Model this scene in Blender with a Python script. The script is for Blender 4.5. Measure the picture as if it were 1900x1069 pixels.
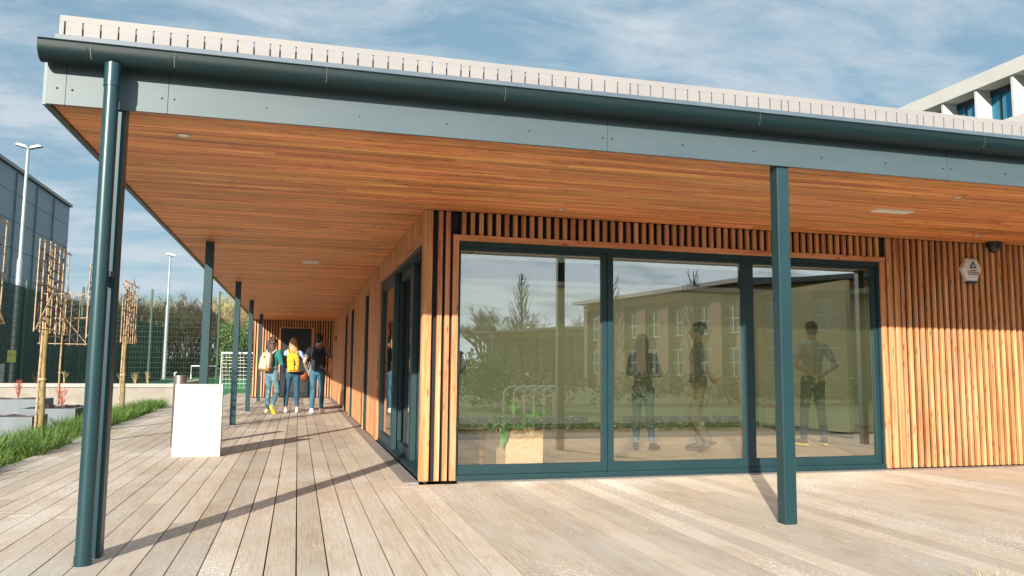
import bpy, bmesh, math, random
from mathutils import Vector, Matrix, Euler
R = math.radians
random.seed(7)
for o in list(bpy.data.objects): bpy.data.objects.remove(o)
scene = bpy.context.scene
COL = scene.collection

# ------------------------------------------------------------------ camera
cam = bpy.data.cameras.new('camera'); camo = bpy.data.objects.new('camera', cam); COL.objects.link(camo)
F = Vector((0.25859615, 0.96083716, 0.09959911)); RT = Vector((0.96535253, -0.26078139, 0.00935747)); UP = Vector((-0.0349646, -0.09372844, 0.99498365))
m = Matrix.Identity(4)
for i in range(3):
    m[i][0] = RT[i]; m[i][1] = UP[i]; m[i][2] = -F[i]
m.translation = Vector((-1.1602, -7.6282, 1.1057))
camo.matrix_world = m
cam.sensor_width = 36; cam.lens = 1465.07 / 1900 * 36; cam.clip_end = 2000; cam.clip_start = 0.05
scene.camera = camo
scene.render.resolution_x = 1024; scene.render.resolution_y = 576
# ------------------------------------------------------------------ light
SUN_AZ = 27.5; SUN_EL = 19.3
world = bpy.data.worlds.new("World"); scene.world = world; world.use_nodes = True
nt = world.node_tree; nt.nodes.clear()
def N(nt, t, **k):
    n = nt.nodes.new(t)
    for a, b in k.items(): setattr(n, a, b)
    return n
sky = N(nt, 'ShaderNodeTexSky', sky_type='NISHITA', sun_disc=False); sky.sun_elevation = R(SUN_EL); sky.sun_rotation = R(180 + SUN_AZ)
sky.air_density = 1.0; sky.dust_density = 0.2; sky.ozone_density = 2.0
tc = N(nt, 'ShaderNodeTexCoord'); sep = N(nt, 'ShaderNodeSeparateXYZ'); nt.links.new(tc.outputs['Generated'], sep.inputs[0])
ad = N(nt, 'ShaderNodeMath', operation='ADD'); ad.inputs[1].default_value = 0.22; nt.links.new(sep.outputs[2], ad.inputs[0])
mx = N(nt, 'ShaderNodeMath', operation='MAXIMUM'); mx.inputs[1].default_value = 0.08; nt.links.new(ad.outputs[0], mx.inputs[0])
dx = N(nt, 'ShaderNodeMath', operation='DIVIDE'); dy = N(nt, 'ShaderNodeMath', operation='DIVIDE')
nt.links.new(sep.outputs[0], dx.inputs[0]); nt.links.new(mx.outputs[0], dx.inputs[1]); nt.links.new(sep.outputs[1], dy.inputs[0]); nt.links.new(mx.outputs[0], dy.inputs[1])
cmb = N(nt, 'ShaderNodeCombineXYZ'); nt.links.new(dx.outputs[0], cmb.inputs[0]); nt.links.new(dy.outputs[0], cmb.inputs[1])
mp = N(nt, 'ShaderNodeMapping'); mp.inputs['Scale'].default_value = (1.0, 1.9, 1); mp.inputs['Rotation'].default_value = (0, 0, R(18)); nt.links.new(cmb.outputs[0], mp.inputs[0])
n1 = N(nt, 'ShaderNodeTexNoise'); n1.inputs['Scale'].default_value = 2.6; n1.inputs['Detail'].default_value = 9; n1.inputs['Roughness'].default_value = .62; n1.inputs['Distortion'].default_value = .35
nt.links.new(mp.outputs[0], n1.inputs['Vector'])
rp = N(nt, 'ShaderNodeValToRGB'); rp.color_ramp.elements[0].position = .40; rp.color_ramp.elements[0].color = (.0, .0, .0, 1); rp.color_ramp.elements[1].position = .66; rp.color_ramp.elements[1].color = (.9, .9, .9, 1)
mixc = N(nt, 'ShaderNodeMixRGB'); nt.links.new(rp.outputs[0], mixc.inputs[0]); veil = N(nt, 'ShaderNodeMixRGB'); veil.inputs[0].default_value = .78; nt.links.new(sky.outputs[0], veil.inputs[1]); veil.inputs[2].default_value = (1.5, 2.4, 3.0, 1); nt.links.new(veil.outputs[0], mixc.inputs[1]); cm_ = N(nt, 'ShaderNodeMapRange'); cm_.inputs[1].default_value = .2; cm_.inputs[2].default_value = -.9; cm_.inputs[3].default_value = 1.08; cm_.inputs[4].default_value = 2.5; nt.links.new(sep.outputs[1], cm_.inputs[0])
cv = N(nt, 'ShaderNodeVectorMath', operation='SCALE'); cv.inputs[0].default_value = (3.3, 3.75, 4.1); nt.links.new(cm_.outputs[0], cv.inputs['Scale']); nt.links.new(cv.outputs[0], mixc.inputs[2])
# more cloud towards the sun side (behind the camera)
cb = N(nt, 'ShaderNodeMapRange'); cb.inputs[1].default_value = .1; cb.inputs[2].default_value = -.8; cb.inputs[3].default_value = 0; cb.inputs[4].default_value = .16; nt.links.new(sep.outputs[1], cb.inputs[0])
ca = N(nt, 'ShaderNodeMath', operation='ADD'); nt.links.new(n1.outputs[0], ca.inputs[0]); nt.links.new(cb.outputs[0], ca.inputs[1]); nt.links.new(ca.outputs[0], rp.inputs[0])
bg = N(nt, 'ShaderNodeBackground'); bg.inputs['Strength'].default_value = 0.098; nt.links.new(mixc.outputs[0], bg.inputs[0])
out = N(nt, 'ShaderNodeOutputWorld'); nt.links.new(bg.outputs[0], out.inputs[0])
sl = bpy.data.lights.new('sun', 'SUN'); sl.energy = 5.0; sl.angle = R(0.5); sl.color = (1, .90, .76)
so = bpy.data.objects.new('sun', sl); COL.objects.link(so)
d = Vector((math.sin(R(SUN_AZ)) * math.cos(R(SUN_EL)), math.cos(R(SUN_AZ)) * math.cos(R(SUN_EL)), -math.sin(R(SUN_EL))))
so.rotation_euler = d.to_track_quat('-Z', 'Y').to_euler(); so.location = (-10, -20, 12)
scene.view_settings.view_transform = 'Standard'; scene.view_settings.look = 'None'; scene.view_settings.gamma = 1; scene.view_settings.use_curve_mapping = False
scene.view_settings.exposure = 0.85
scene.render.engine = 'CYCLES'
scene.cycles.max_bounces = 10; scene.cycles.transparent_max_bounces = 16

# ------------------------------------------------------------------ materials
def mat(name, col=(.5, .5, .5), rough=.6, metal=0.0, spec=.5, noise=None, island=None, bump=None, coat=0):
    """noise=(colour2, scale xyz, lo, hi); island=value spread per mesh island; bump=(scale xyz, strength)"""
    M = bpy.data.materials.new(name); M.use_nodes = True; t = M.node_tree; b = t.nodes['Principled BSDF']
    b.inputs['Base Color'].default_value = (*col, 1); b.inputs['Roughness'].default_value = rough; b.inputs['Metallic'].default_value = metal
    b.inputs['Specular IOR Level'].default_value = spec; b.inputs['Coat Weight'].default_value = coat
    last = None
    co = N(t, 'ShaderNodeTexCoord')
    if noise:
        c2, sc, lo, hi = noise
        mpn = N(t, 'ShaderNodeMapping'); mpn.inputs['Scale'].default_value = sc; t.links.new(co.outputs['Object'], mpn.inputs[0])
        nn = N(t, 'ShaderNodeTexNoise'); nn.inputs['Scale'].default_value = 1; nn.inputs['Detail'].default_value = 6; nn.inputs['Roughness'].default_value = .6
        if island:
            gi = N(t, 'ShaderNodeNewGeometry'); sc2 = N(t, 'ShaderNodeMath', operation='MULTIPLY'); sc2.inputs[1].default_value = 37.0; t.links.new(gi.outputs['Random Per Island'], sc2.inputs[0])
            va = N(t, 'ShaderNodeVectorMath', operation='ADD'); t.links.new(mpn.outputs[0], va.inputs[0]); t.links.new(sc2.outputs[0], va.inputs[1]); t.links.new(va.outputs[0], nn.inputs['Vector'])
        else: t.links.new(mpn.outputs[0], nn.inputs['Vector'])
        mr = N(t, 'ShaderNodeMapRange'); mr.inputs[1].default_value = lo; mr.inputs[2].default_value = hi; t.links.new(nn.outputs[0], mr.inputs[0])
        mc = N(t, 'ShaderNodeMixRGB'); mc.inputs[1].default_value = (*col, 1); mc.inputs[2].default_value = (*c2, 1); t.links.new(mr.outputs[0], mc.inputs[0]); last = mc.outputs[0]
    if island:
        g = N(t, 'ShaderNodeNewGeometry'); mr2 = N(t, 'ShaderNodeMapRange'); mr2.inputs[3].default_value = 1 - island; mr2.inputs[4].default_value = 1 + island
        t.links.new(g.outputs['Random Per Island'], mr2.inputs[0]); hs = N(t, 'ShaderNodeHueSaturation'); hs.inputs['Color'].default_value = (*col, 1)
        if last: t.links.new(last, hs.inputs['Color'])
        t.links.new(mr2.outputs[0], hs.inputs['Value'])
        w = N(t, 'ShaderNodeTexWhiteNoise', noise_dimensions='1D'); t.links.new(g.outputs['Random Per Island'], w.inputs['W'])
        mr3 = N(t, 'ShaderNodeMapRange'); mr3.inputs[3].default_value = .5 - island * .035; mr3.inputs[4].default_value = .5 + island * .035; t.links.new(w.outputs[0], mr3.inputs[0]); t.links.new(mr3.outputs[0], hs.inputs['Hue'])
        last = hs.outputs[0]
    if last: t.links.new(last, b.inputs['Base Color'])
    if bump:
        sc, st = bump
        mb_ = N(t, 'ShaderNodeMapping'); mb_.inputs['Scale'].default_value = sc; t.links.new(co.outputs['Object'], mb_.inputs[0])
        nb = N(t, 'ShaderNodeTexNoise'); nb.inputs['Scale'].default_value = 1; nb.inputs['Detail'].default_value = 5; t.links.new(mb_.outputs[0], nb.inputs['Vector'])
        bp = N(t, 'ShaderNodeBump'); bp.inputs['Strength'].default_value = st; bp.inputs['Distance'].default_value = .01; t.links.new(nb.outputs[0], bp.inputs['Height']); t.links.new(bp.outputs[0], b.inputs['Normal'])
    return M

def wood(name, c1, c2, c3, along, sat=1, isl=.22, knots=True, rough=.5):
    M = bpy.data.materials.new(name); M.use_nodes = True; t = M.node_tree; b = t.nodes['Principled BSDF']; b.inputs['Roughness'].default_value = rough; b.inputs['Specular IOR Level'].default_value = .35
    co = N(t, 'ShaderNodeTexCoord'); g = N(t, 'ShaderNodeNewGeometry')
    mu = N(t, 'ShaderNodeMath', operation='MULTIPLY'); mu.inputs[1].default_value = 53; t.links.new(g.outputs['Random Per Island'], mu.inputs[0])
    va = N(t, 'ShaderNodeVectorMath', operation='ADD'); t.links.new(co.outputs['Object'], va.inputs[0]); t.links.new(mu.outputs[0], va.inputs[1])
    def tex(sx, sl_, det=5, dist=0.4):
        mpn = N(t, 'ShaderNodeMapping'); s = [sx, sx, sx]; s[along] = sl_; mpn.inputs['Scale'].default_value = s; t.links.new(va.outputs[0], mpn.inputs[0])
        nn = N(t, 'ShaderNodeTexNoise'); nn.inputs['Scale'].default_value = 1; nn.inputs['Detail'].default_value = det; nn.inputs['Roughness'].default_value = .65; nn.inputs['Distortion'].default_value = dist; t.links.new(mpn.outputs[0], nn.inputs['Vector']); return nn.outputs[0]
    fine = tex(110, 2.2); broad = tex(14, .7, 3)
    mixv = N(t, 'ShaderNodeMath', operation='MULTIPLY_ADD'); mixv.inputs[1].default_value = .45; t.links.new(fine, mixv.inputs[0])
    bm_ = N(t, 'ShaderNodeMath', operation='MULTIPLY'); bm_.inputs[1].default_value = .55; t.links.new(broad, bm_.inputs[0]); t.links.new(bm_.outputs[0], mixv.inputs[2])
    cr = N(t, 'ShaderNodeValToRGB'); e = cr.color_ramp.elements; e[0].position = .34; e[0].color = (*c1, 1); e[1].position = .66; e[1].color = (*c3, 1); mid = e.new(.5); mid.color = (*c2, 1)
    t.links.new(mixv.outputs[0], cr.inputs[0]); last = cr.outputs[0]
    if knots:
        mpk = N(t, 'ShaderNodeMapping'); s = [16, 16, 16]; s[along] = 4.2; mpk.inputs['Scale'].default_value = s; t.links.new(va.outputs[0], mpk.inputs[0])
        vo = N(t, 'ShaderNodeTexVoronoi'); vo.inputs['Scale'].default_value = 1; t.links.new(mpk.outputs[0], vo.inputs['Vector'])
        mrk = N(t, 'ShaderNodeMapRange'); mrk.inputs[1].default_value = .06; mrk.inputs[2].default_value = .22; mrk.inputs[3].default_value = .75; mrk.inputs[4].default_value = 0; t.links.new(vo.outputs['Distance'], mrk.inputs[0])
        mk = N(t, 'ShaderNodeMixRGB'); mk.inputs[2].default_value = (c1[0] * .45, c1[1] * .35, c1[2] * .35, 1); t.links.new(mrk.outputs[0], mk.inputs[0]); t.links.new(last, mk.inputs[1]); last = mk.outputs[0]
    mr2 = N(t, 'ShaderNodeMapRange'); mr2.inputs[3].default_value = 1 - isl; mr2.inputs[4].default_value = 1 + isl; t.links.new(g.outputs['Random Per Island'], mr2.inputs[0])
    hs = N(t, 'ShaderNodeHueSaturation'); t.links.new(last, hs.inputs['Color']); t.links.new(mr2.outputs[0], hs.inputs['Value'])
    w = N(t, 'ShaderNodeTexWhiteNoise', noise_dimensions='1D'); t.links.new(g.outputs['Random Per Island'], w.inputs['W'])
    mr3 = N(t, 'ShaderNodeMapRange'); mr3.inputs[3].default_value = .489; mr3.inputs[4].default_value = .509; t.links.new(w.outputs[0], mr3.inputs[0]); t.links.new(mr3.outputs[0], hs.inputs['Hue']); hs.inputs['Saturation'].default_value = sat
    t.links.new(hs.outputs[0], b.inputs['Base Color'])
    bp = N(t, 'ShaderNodeBump'); bp.inputs['Strength'].default_value = .25; bp.inputs['Distance'].default_value = .002; t.links.new(fine, bp.inputs['Height']); t.links.new(bp.outputs[0], b.inputs['Normal'])
    return M

def deck_material():
    M = bpy.data.materials.new('weathered_deck'); M.use_nodes = True; t = M.node_tree; b = t.nodes['Principled BSDF']; b.inputs['Roughness'].default_value = .75; b.inputs['Specular IOR Level'].default_value = .3
    co = N(t, 'ShaderNodeTexCoord'); g = N(t, 'ShaderNodeNewGeometry')
    mu = N(t, 'ShaderNodeMath', operation='MULTIPLY'); mu.inputs[1].default_value = 31; t.links.new(g.outputs['Random Per Island'], mu.inputs[0])
    va = N(t, 'ShaderNodeVectorMath', operation='ADD'); t.links.new(co.outputs['Object'], va.inputs[0]); t.links.new(mu.outputs[0], va.inputs[1])
    def tx(vec, s, det=5, rough=.6):
        mpn = N(t, 'ShaderNodeMapping'); mpn.inputs['Scale'].default_value = s; t.links.new(vec, mpn.inputs[0])
        nn = N(t, 'ShaderNodeTexNoise'); nn.inputs['Scale'].default_value = 1; nn.inputs['Detail'].default_value = det; nn.inputs['Roughness'].default_value = rough; t.links.new(mpn.outputs[0], nn.inputs['Vector']); return nn.outputs[0]
    grain = tx(va.outputs[0], (90, 3, 20)); blot = tx(co.outputs['Object'], (1.6, .9, 1), 6); patch = tx(co.outputs['Object'], (.8, .55, 1), 3); spk = tx(co.outputs['Object'], (42, 36, 30), 4, .75)
    cr = N(t, 'ShaderNodeValToRGB'); e = cr.color_ramp.elements; e[0].position = .3; e[0].color = (.40, .335, .265, 1); e[1].position = .7; e[1].color = (.59, .51, .41, 1)
    t.links.new(grain, cr.inputs[0])
    mr = N(t, 'ShaderNodeMapRange'); mr.inputs[1].default_value = .42; mr.inputs[2].default_value = .68; mr.inputs[4].default_value = .6; t.links.new(blot, mr.inputs[0])
    m1 = N(t, 'ShaderNodeMixRGB'); m1.inputs[2].default_value = (.55, .52, .48, 1); t.links.new(mr.outputs[0], m1.inputs[0]); t.links.new(cr.outputs[0], m1.inputs[1])
    # scattered grit / frost: threshold varies with a broad patch noise, so it clusters
    th = N(t, 'ShaderNodeMapRange'); th.inputs[1].default_value = .38; th.inputs[2].default_value = .68; th.inputs[3].default_value = .67; th.inputs[4].default_value = .495; t.links.new(patch, th.inputs[0])
    sb = N(t, 'ShaderNodeMath', operation='SUBTRACT'); t.links.new(spk, sb.inputs[0]); t.links.new(th.outputs[0], sb.inputs[1])
    ms = N(t, 'ShaderNodeMapRange'); ms.inputs[1].default_value = 0; ms.inputs[2].default_value = .035; ms.inputs[4].default_value = .62; t.links.new(sb.outputs[0], ms.inputs[0])
    m2 = N(t, 'ShaderNodeMixRGB'); m2.inputs[2].default_value = (.85, .82, .78, 1); t.links.new(ms.outputs[0], m2.inputs[0]); t.links.new(m1.outputs[0], m2.inputs[1])
    wp = tx(co.outputs['Object'], (2.6, 1.1, 1), 5, .65); mw = N(t, 'ShaderNodeMapRange'); mw.inputs[1].default_value = .5; mw.inputs[2].default_value = .72; mw.inputs[4].default_value = .5; t.links.new(wp, mw.inputs[0])
    m3 = N(t, 'ShaderNodeMixRGB', blend_type='MULTIPLY'); m3.inputs[2].default_value = (.72, .60, .50, 1); t.links.new(mw.outputs[0], m3.inputs[0]); t.links.new(m1.outputs[0], m3.inputs[1]); t.links.new(m3.outputs[0], m2.inputs[1])
    hs = N(t, 'ShaderNodeHueSaturation'); mr2 = N(t, 'ShaderNodeMapRange'); mr2.inputs[3].default_value = .84; mr2.inputs[4].default_value = 1.12; t.links.new(g.outputs['Random Per Island'], mr2.inputs[0]); t.links.new(mr2.outputs[0], hs.inputs['Value']); t.links.new(m2.outputs[0], hs.inputs['Color'])
    t.links.new(hs.outputs[0], b.inputs['Base Color'])
    bp = N(t, 'ShaderNodeBump'); bp.inputs['Strength'].default_value = .35; bp.inputs['Distance'].default_value = .003; t.links.new(grain, bp.inputs['Height']); t.links.new(bp.outputs[0], b.inputs['Normal'])
    return M

def glass_material(name, refl=.2, tint=(.93, .96, .94)):
    M = bpy.data.materials.new(name); M.use_nodes = True; t = M.node_tree; t.nodes.clear()
    o = N(t, 'ShaderNodeOutputMaterial'); tr = N(t, 'ShaderNodeBsdfTransparent'); tr.inputs[0].default_value = (*tint, 1); gl = N(t, 'ShaderNodeBsdfGlossy'); gl.inputs['Roughness'].default_value = 0.0; gl.inputs[0].default_value = (.97, .98, .95, 1)
    fr = N(t, 'ShaderNodeFresnel'); fr.inputs[0].default_value = 1.5
    mr = N(t, 'ShaderNodeMapRange'); mr.inputs[1].default_value = .04; mr.inputs[2].default_value = 1; mr.inputs[3].default_value = refl; mr.inputs[4].default_value = 1; t.links.new(fr.outputs[0], mr.inputs[0])
    mx_ = N(t, 'ShaderNodeMixShader'); t.links.new(mr.outputs[0], mx_.inputs[0]); t.links.new(tr.outputs[0], mx_.inputs[1]); t.links.new(gl.outputs[0], mx_.inputs[2]); t.links.new(mx_.outputs[0], o.inputs[0])
    return M

CED1, CED2, CED3 = (.26, .09, .033), (.52, .245, .105), (.70, .40, .20)
M_batten = wood('cedar_batten', CED1, CED2, CED3, 2, isl=.15)
M_soffit = wood('cedar_soffit', (.23, .066, .02), (.60, .235, .078), (.84, .42, .165), 0, isl=.26)
M_trimx = wood('cedar_trim_along', CED1, CED2, CED3, 0, isl=.08)
M_trimy = wood('cedar_trim_deep', CED1, CED2, CED3, 1, isl=.08)
M_deck = deck_material()
M_membrane = mat('black_membrane', (.008, .009, .012), .8)
M_teal = mat('dark_teal_paint', (.012, .042, .052), .34, 0.2, .5, noise=((.016, .050, .060), (6, 6, 3), .35, .7))
M_gutter = mat('gutter_teal', (.003, .014, .017), .5, .0, .3, noise=((.005, .02, .023), (2, 20, 20), .35, .75))
M_frame = mat('window_frame_teal', (.006, .030, .038), .5, .0, .4, noise=((.008, .036, .044), (5, 5, 3), .35, .7))
M_alu = mat('grey_fascia_metal', (.052, .082, .098), .5, .10, .6, noise=((.062, .094, .110), (1.5, 1.5, 6), .35, .7))
M_flash = mat('blue_grey_flashing', (.075, .11, .15), .5, .0, .5, noise=((.11, .14, .17), (3, 10, 10), .4, .7))
M_para = mat('pale_parapet_metal', (.25, .242, .245), .6, .0, .4, noise=((.285, .272, .27), (2, 2, 8), .35, .7))
M_rust = mat('rusty_gravel', (.16, .07, .035), .9, noise=((.5, .35, .22), (60, 60, 60), .45, .6))
M_black = mat('black_plastic', (.01, .011, .013), .35)
M_darkdoor = mat('charcoal_door', (.010, .017, .020), .4, .2)
M_white = mat('white_board', (.47, .465, .45), .45, noise=((.44, .43, .415), (5, 5, 3), .4, .6))
M_faint = mat('faded_print', (.37, .38, .38), .5)
M_whitepl = mat('white_plastic', (.75, .74, .70), .35)
M_steel = mat('brushed_steel', (.45, .38, .35), .32, .9, noise=((.38, .32, .3), (60, 60, 3), .4, .6))
M_galv = mat('galvanised_steel', (.26, .30, .33), .45, .4, noise=((.33, .37, .39), (12, 12, 5), .4, .6))
M_drain = mat('drain_grating', (.23, .22, .21), .6, .3, noise=((.45, .42, .4), (60, 60, 60), .5, .62))
M_glass = glass_material('window_glass', .17, (.97, .98, .97))
def film_material():
    M = bpy.data.materials.new('sheer_film'); M.use_nodes = True; t = M.node_tree; t.nodes.clear()
    o = N(t, 'ShaderNodeOutputMaterial'); tr = N(t, 'ShaderNodeBsdfTransparent'); tr.inputs[0].default_value = (.95, .96, .9, 1); df = N(t, 'ShaderNodeBsdfDiffuse'); df.inputs[0].default_value = (.11, .13, .075, 1)
    mx_ = N(t, 'ShaderNodeMixShader'); mx_.inputs[0].default_value = .20; t.links.new(tr.outputs[0], mx_.inputs[1]); t.links.new(df.outputs[0], mx_.inputs[2]); t.links.new(mx_.outputs[0], o.inputs[0]); return M
M_film = film_material()
M_glass_side = glass_material('side_glass', .22)
M_conc = mat('pale_concrete', (.24, .22, .19), .85, noise=((.31, .285, .25), (3, 3, 3), .35, .7), bump=((30, 30, 30), .2))
M_coping = mat('coping_concrete', (.33, .31, .28), .8, noise=((.38, .36, .33), (3, 3, 3), .35, .7))
M_planter = mat('grey_planter', (.13, .155, .175), .7, noise=((.17, .195, .215), (4, 4, 4), .35, .7))
M_soil = mat('dark_soil', (.035, .022, .016), .95, noise=((.09, .06, .045), (30, 30, 30), .4, .6), bump=((25, 25, 25), 1.))
M_grass = mat('blade_green', (.055, .135, .018), .6, noise=((.15, .23, .045), (4, 4, 2), .4, .65), island=.35)
M_drygrass = mat('dry_blade', (.42, .34, .17), .6, island=.3)
M_ground = mat('lawn_ground', (.07, .10, .035), .9, noise=((.11, .13, .06), (2, 2, 2), .4, .65), bump=((20, 20, 20), .5))
M_turf = mat('sports_turf', (.02, .17, .05), .9, noise=((.03, .22, .06), (3, 3, 3), .4, .65))
M_paving = mat('pale_paving', (.17, .165, .155), .85, noise=((.22, .21, .20), (2, 2, 2), .4, .65))
M_fence = mat('green_fence_wire', (.006, .045, .026), .5)
M_screen = mat('dark_green_screen', (.002, .026, .018), .6, noise=((.004, .038, .026), (1, .6, 3), .35, .7))
def see_through(M, f):
    t = M.node_tree; b = t.nodes['Principled BSDF']; o = [n for n in t.nodes if n.type == 'OUTPUT_MATERIAL'][0]; tr = N(t, 'ShaderNodeBsdfTransparent'); m_ = N(t, 'ShaderNodeMixShader'); m_.inputs[0].default_value = f
    t.links.new(b.outputs[0], m_.inputs[1]); t.links.new(tr.outputs[0], m_.inputs[2]); t.links.new(m_.outputs[0], o.inputs[0])
see_through(M_screen, .3)
M_cane = mat('bamboo_cane', (.42, .29, .17), .5, noise=((.24, .15, .08), (10, 10, 14), .45, .6), island=.15)
M_bark = mat('young_bark', (.13, .105, .035), .7, noise=((.25, .185, .075), (14, 14, 5), .4, .6))
M_twig = mat('dark_twig', (.06, .035, .025), .8)
M_wbark = mat('winter_bark', (.15, .105, .065), .85, noise=((.24, .18, .10), (.6, .6, .3), .4, .65), island=.3)
M_wbark2 = mat('dark_winter_bark', (.07, .055, .045), .85, island=.25)
M_redtwig = mat('red_dogwood_twig', (.42, .11, .08), .6, island=.2)
M_leaf = mat('evergreen_leaf', (.05, .11, .02), .6, noise=((.11, .19, .04), (.7, .7, .7), .4, .62), island=.4)
M_leafdark = mat('hedge_leaf', (.045, .15, .025), .6, noise=((.08, .26, .05), (1, 1, 1), .4, .62), island=.4)
M_hall = mat('blue_grey_cladding', (.17, .22, .26), .5, .35, noise=((.20, .25, .29), (.1, .1, .3), .35, .65), island=.07)
M_halldark = mat('cladding_joint', (.05, .07, .09), .6)
M_office = mat('white_render', (.54, .53, .51), .6, noise=((.50, .49, .47), (1, 1, 1), .35, .65))
M_bluegl = mat('blue_reflective_glass', (.02, .22, .36), .08, .55, .8)
M_bluedk = mat('dark_mullion', (.008, .03, .05), .4)
M_brick = mat('red_brown_brick', (.17, .09, .06), .85, noise=((.22, .125, .085), (3, 3, 12), .35, .65))
M_brick2 = mat('orange_band', (.46, .24, .15), .8)
M_roofm = mat('roof_sheet', (.20, .20, .21), .6)
M_winw = mat('window_white_frame', (.30, .30, .29), .5)
M_wing = mat('far_window_glass', (.10, .12, .13), .1, .1, .7)
M_room = mat('room_wall', (.66, .64, .46), .8, noise=((.62, .60, .44), (1, 1, 1), .35, .65))
M_ceil = mat('room_ceiling', (.7, .69, .66), .8)
M_skirt = mat('dark_skirting', (.09, .05, .03), .6)
M_floor = wood('oak_floor', (.42, .27, .15), (.52, .35, .20), (.60, .42, .26), 0, isl=.08, knots=False)

# ------------------------------------------------------------------ mesh builder
class MB:
    def __init__(s): s.v = []; s.f = []; s.m = []
    def add(s, vs, fs, mi=0):
        b = len(s.v); s.v += [tuple(v) for v in vs]; s.f += [tuple(i + b for i in f) for f in fs]; s.m += [mi] * len(fs); return s
    def box(s, x0, x1, y0, y1, z0, z1, mi=0):
        if x0 > x1: x0, x1 = x1, x0
        if y0 > y1: y0, y1 = y1, y0
        vs = [(x, y, z) for z in (z0, z1) for y in (y0, y1) for x in (x0, x1)]
        return s.add(vs, [(0, 2, 3, 1), (4, 5, 7, 6), (0, 1, 5, 4), (2, 6, 7, 3), (0, 4, 6, 2), (1, 3, 7, 5)], mi)
    def bbox(s, x0, x1, y0, y1, z0, z1, b=.004, mi=0):
        # vertical-edge chamfered box
        pts = [(x0 + b, y0), (x1 - b, y0), (x1, y0 + b), (x1, y1 - b), (x1 - b, y1), (x0 + b, y1), (x0, y1 - b), (x0, y0 + b)]
        return s.prism(pts, z0, z1, mi)
    def prism(s, pts, z0, z1, mi=0):
        n = len(pts); vs = [(p[0], p[1], z0) for p in pts] + [(p[0], p[1], z1) for p in pts]
        fs = [tuple(reversed(range(n))), tuple(range(n, 2 * n))] + [(i, (i + 1) % n, n + (i + 1) % n, n + i) for i in range(n)]
        return s.add(vs, fs, mi)
    def tube(s, pts, rad, seg=8, mi=0, ex=None):
        """closed swept tube; rad = number or list of r or (a,b); ex = preferred first cross axis"""
        pts = [Vector(p) for p in pts]; n = len(pts)
        if not isinstance(rad, (list, tuple)): rad = [rad] * n
        rings = []
        for i, p in enumerate(pts):
            t = (pts[min(i + 1, n - 1)] - pts[max(i - 1, 0)])
            if t.length < 1e-9: t = Vector((0, 0, 1))
            t.normalize()
            ref = Vector(ex) if ex else (Vector((1, 0, 0)) if abs(t.x) < .8 else Vector((0, 1, 0)))
            a = (ref - t * ref.dot(t)).normalized(); bb = t.cross(a)
            r = rad[i]; ra, rb = r if isinstance(r, (tuple, list)) else (r, r)
            rings.append([p + a * (ra * math.cos(2 * math.pi * k / seg)) + bb * (rb * math.sin(2 * math.pi * k / seg)) for k in range(seg)])
        vs = [v for r_ in rings for v in r_]; fs = []
        for i in range(n - 1):
            for k in range(seg):
                k2 = (k + 1) % seg; fs.append((i * seg + k, i * seg + k2, (i + 1) * seg + k2, (i + 1) * seg + k))
        fs.append(tuple(reversed(range(seg)))); fs.append(tuple(range((n - 1) * seg, n * seg)))
        return s.add(vs, fs, mi)
    def caps(s, p1, r1, p2, r2, seg=12, mi=0):
        p1 = Vector(p1); p2 = Vector(p2); t = (p2 - p1); L = t.length; t = t / max(L, 1e-6); pts = []; rs = []
        for a in (80, 55, 28, 0): pts.append(p1 - t * r1 * math.sin(R(a))); rs.append(r1 * math.cos(R(a)))
        for a in (0, 28, 55, 80): pts.append(p2 + t * r2 * math.sin(R(a))); rs.append(r2 * math.cos(R(a)))
        return s.tube(pts, rs, seg, mi)
    def chain(s, ps, rs, seg=12, mi=0):
        for i in range(len(ps) - 1): s.caps(ps[i], rs[i], ps[i + 1], rs[i + 1], seg, mi)
        return s
    def ell(s, c, r, seg=14, rings=9, mi=0, rot=None):
        vs = []; fs = []; c = Vector(c)
        for i in range(1, rings):
            a = math.pi * i / rings
            for k in range(seg):
                b = 2 * math.pi * k / seg; v = Vector((r[0] * math.sin(a) * math.cos(b), r[1] * math.sin(a) * math.sin(b), -r[2] * math.cos(a)))
                if rot: v = rot @ v
                vs.append(c + v)
        t_ = Vector((0, 0, -r[2])); u_ = Vector((0, 0, r[2]))
        if rot: t_ = rot @ t_; u_ = rot @ u_
        vs.append(c + t_); vs.append(c + u_); nb = len(vs) - 2
        for i in range(rings - 2):
            for k in range(seg):
                k2 = (k + 1) % seg; fs.append((i * seg + k, i * seg + k2, (i + 1) * seg + k2, (i + 1) * seg + k))
        for k in range(seg):
            k2 = (k + 1) % seg; fs.append((nb, k2, k)); fs.append((nb + 1, (rings - 2) * seg + k, (rings - 2) * seg + k2))
        return s.add(vs, fs, mi)
    def stack(s, rows, seg=20, mi=0):
        """rows = (cx,cy,z,a,b)"""
        vs = []; fs = []; n = len(rows)
        for cx, cy, z, a, b in rows:
            vs += [(cx + a * math.cos(2 * math.pi * k / seg), cy + b * math.sin(2 * math.pi * k / seg), z) for k in range(seg)]
        for i in range(n - 1):
            for k in range(seg):
                k2 = (k + 1) % seg; fs.append((i * seg + k, i * seg + k2, (i + 1) * seg + k2, (i + 1) * seg + k))
        fs.append(tuple(reversed(range(seg)))); fs.append(tuple(range((n - 1) * seg, n * seg)))
        return s.add(vs, fs, mi)
    def quad(s, a, b, c, d_, mi=0): return s.add([a, b, c, d_], [(0, 1, 2, 3)], mi)
    def mesh(s, name, mats):
        me = bpy.data.meshes.new(name); me.from_pydata(s.v, [], s.f)
        for M in (mats if isinstance(mats, (list, tuple)) else [mats]): me.materials.append(M)
        me.polygons.foreach_set('material_index', s.m); me.update(); return me
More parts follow.
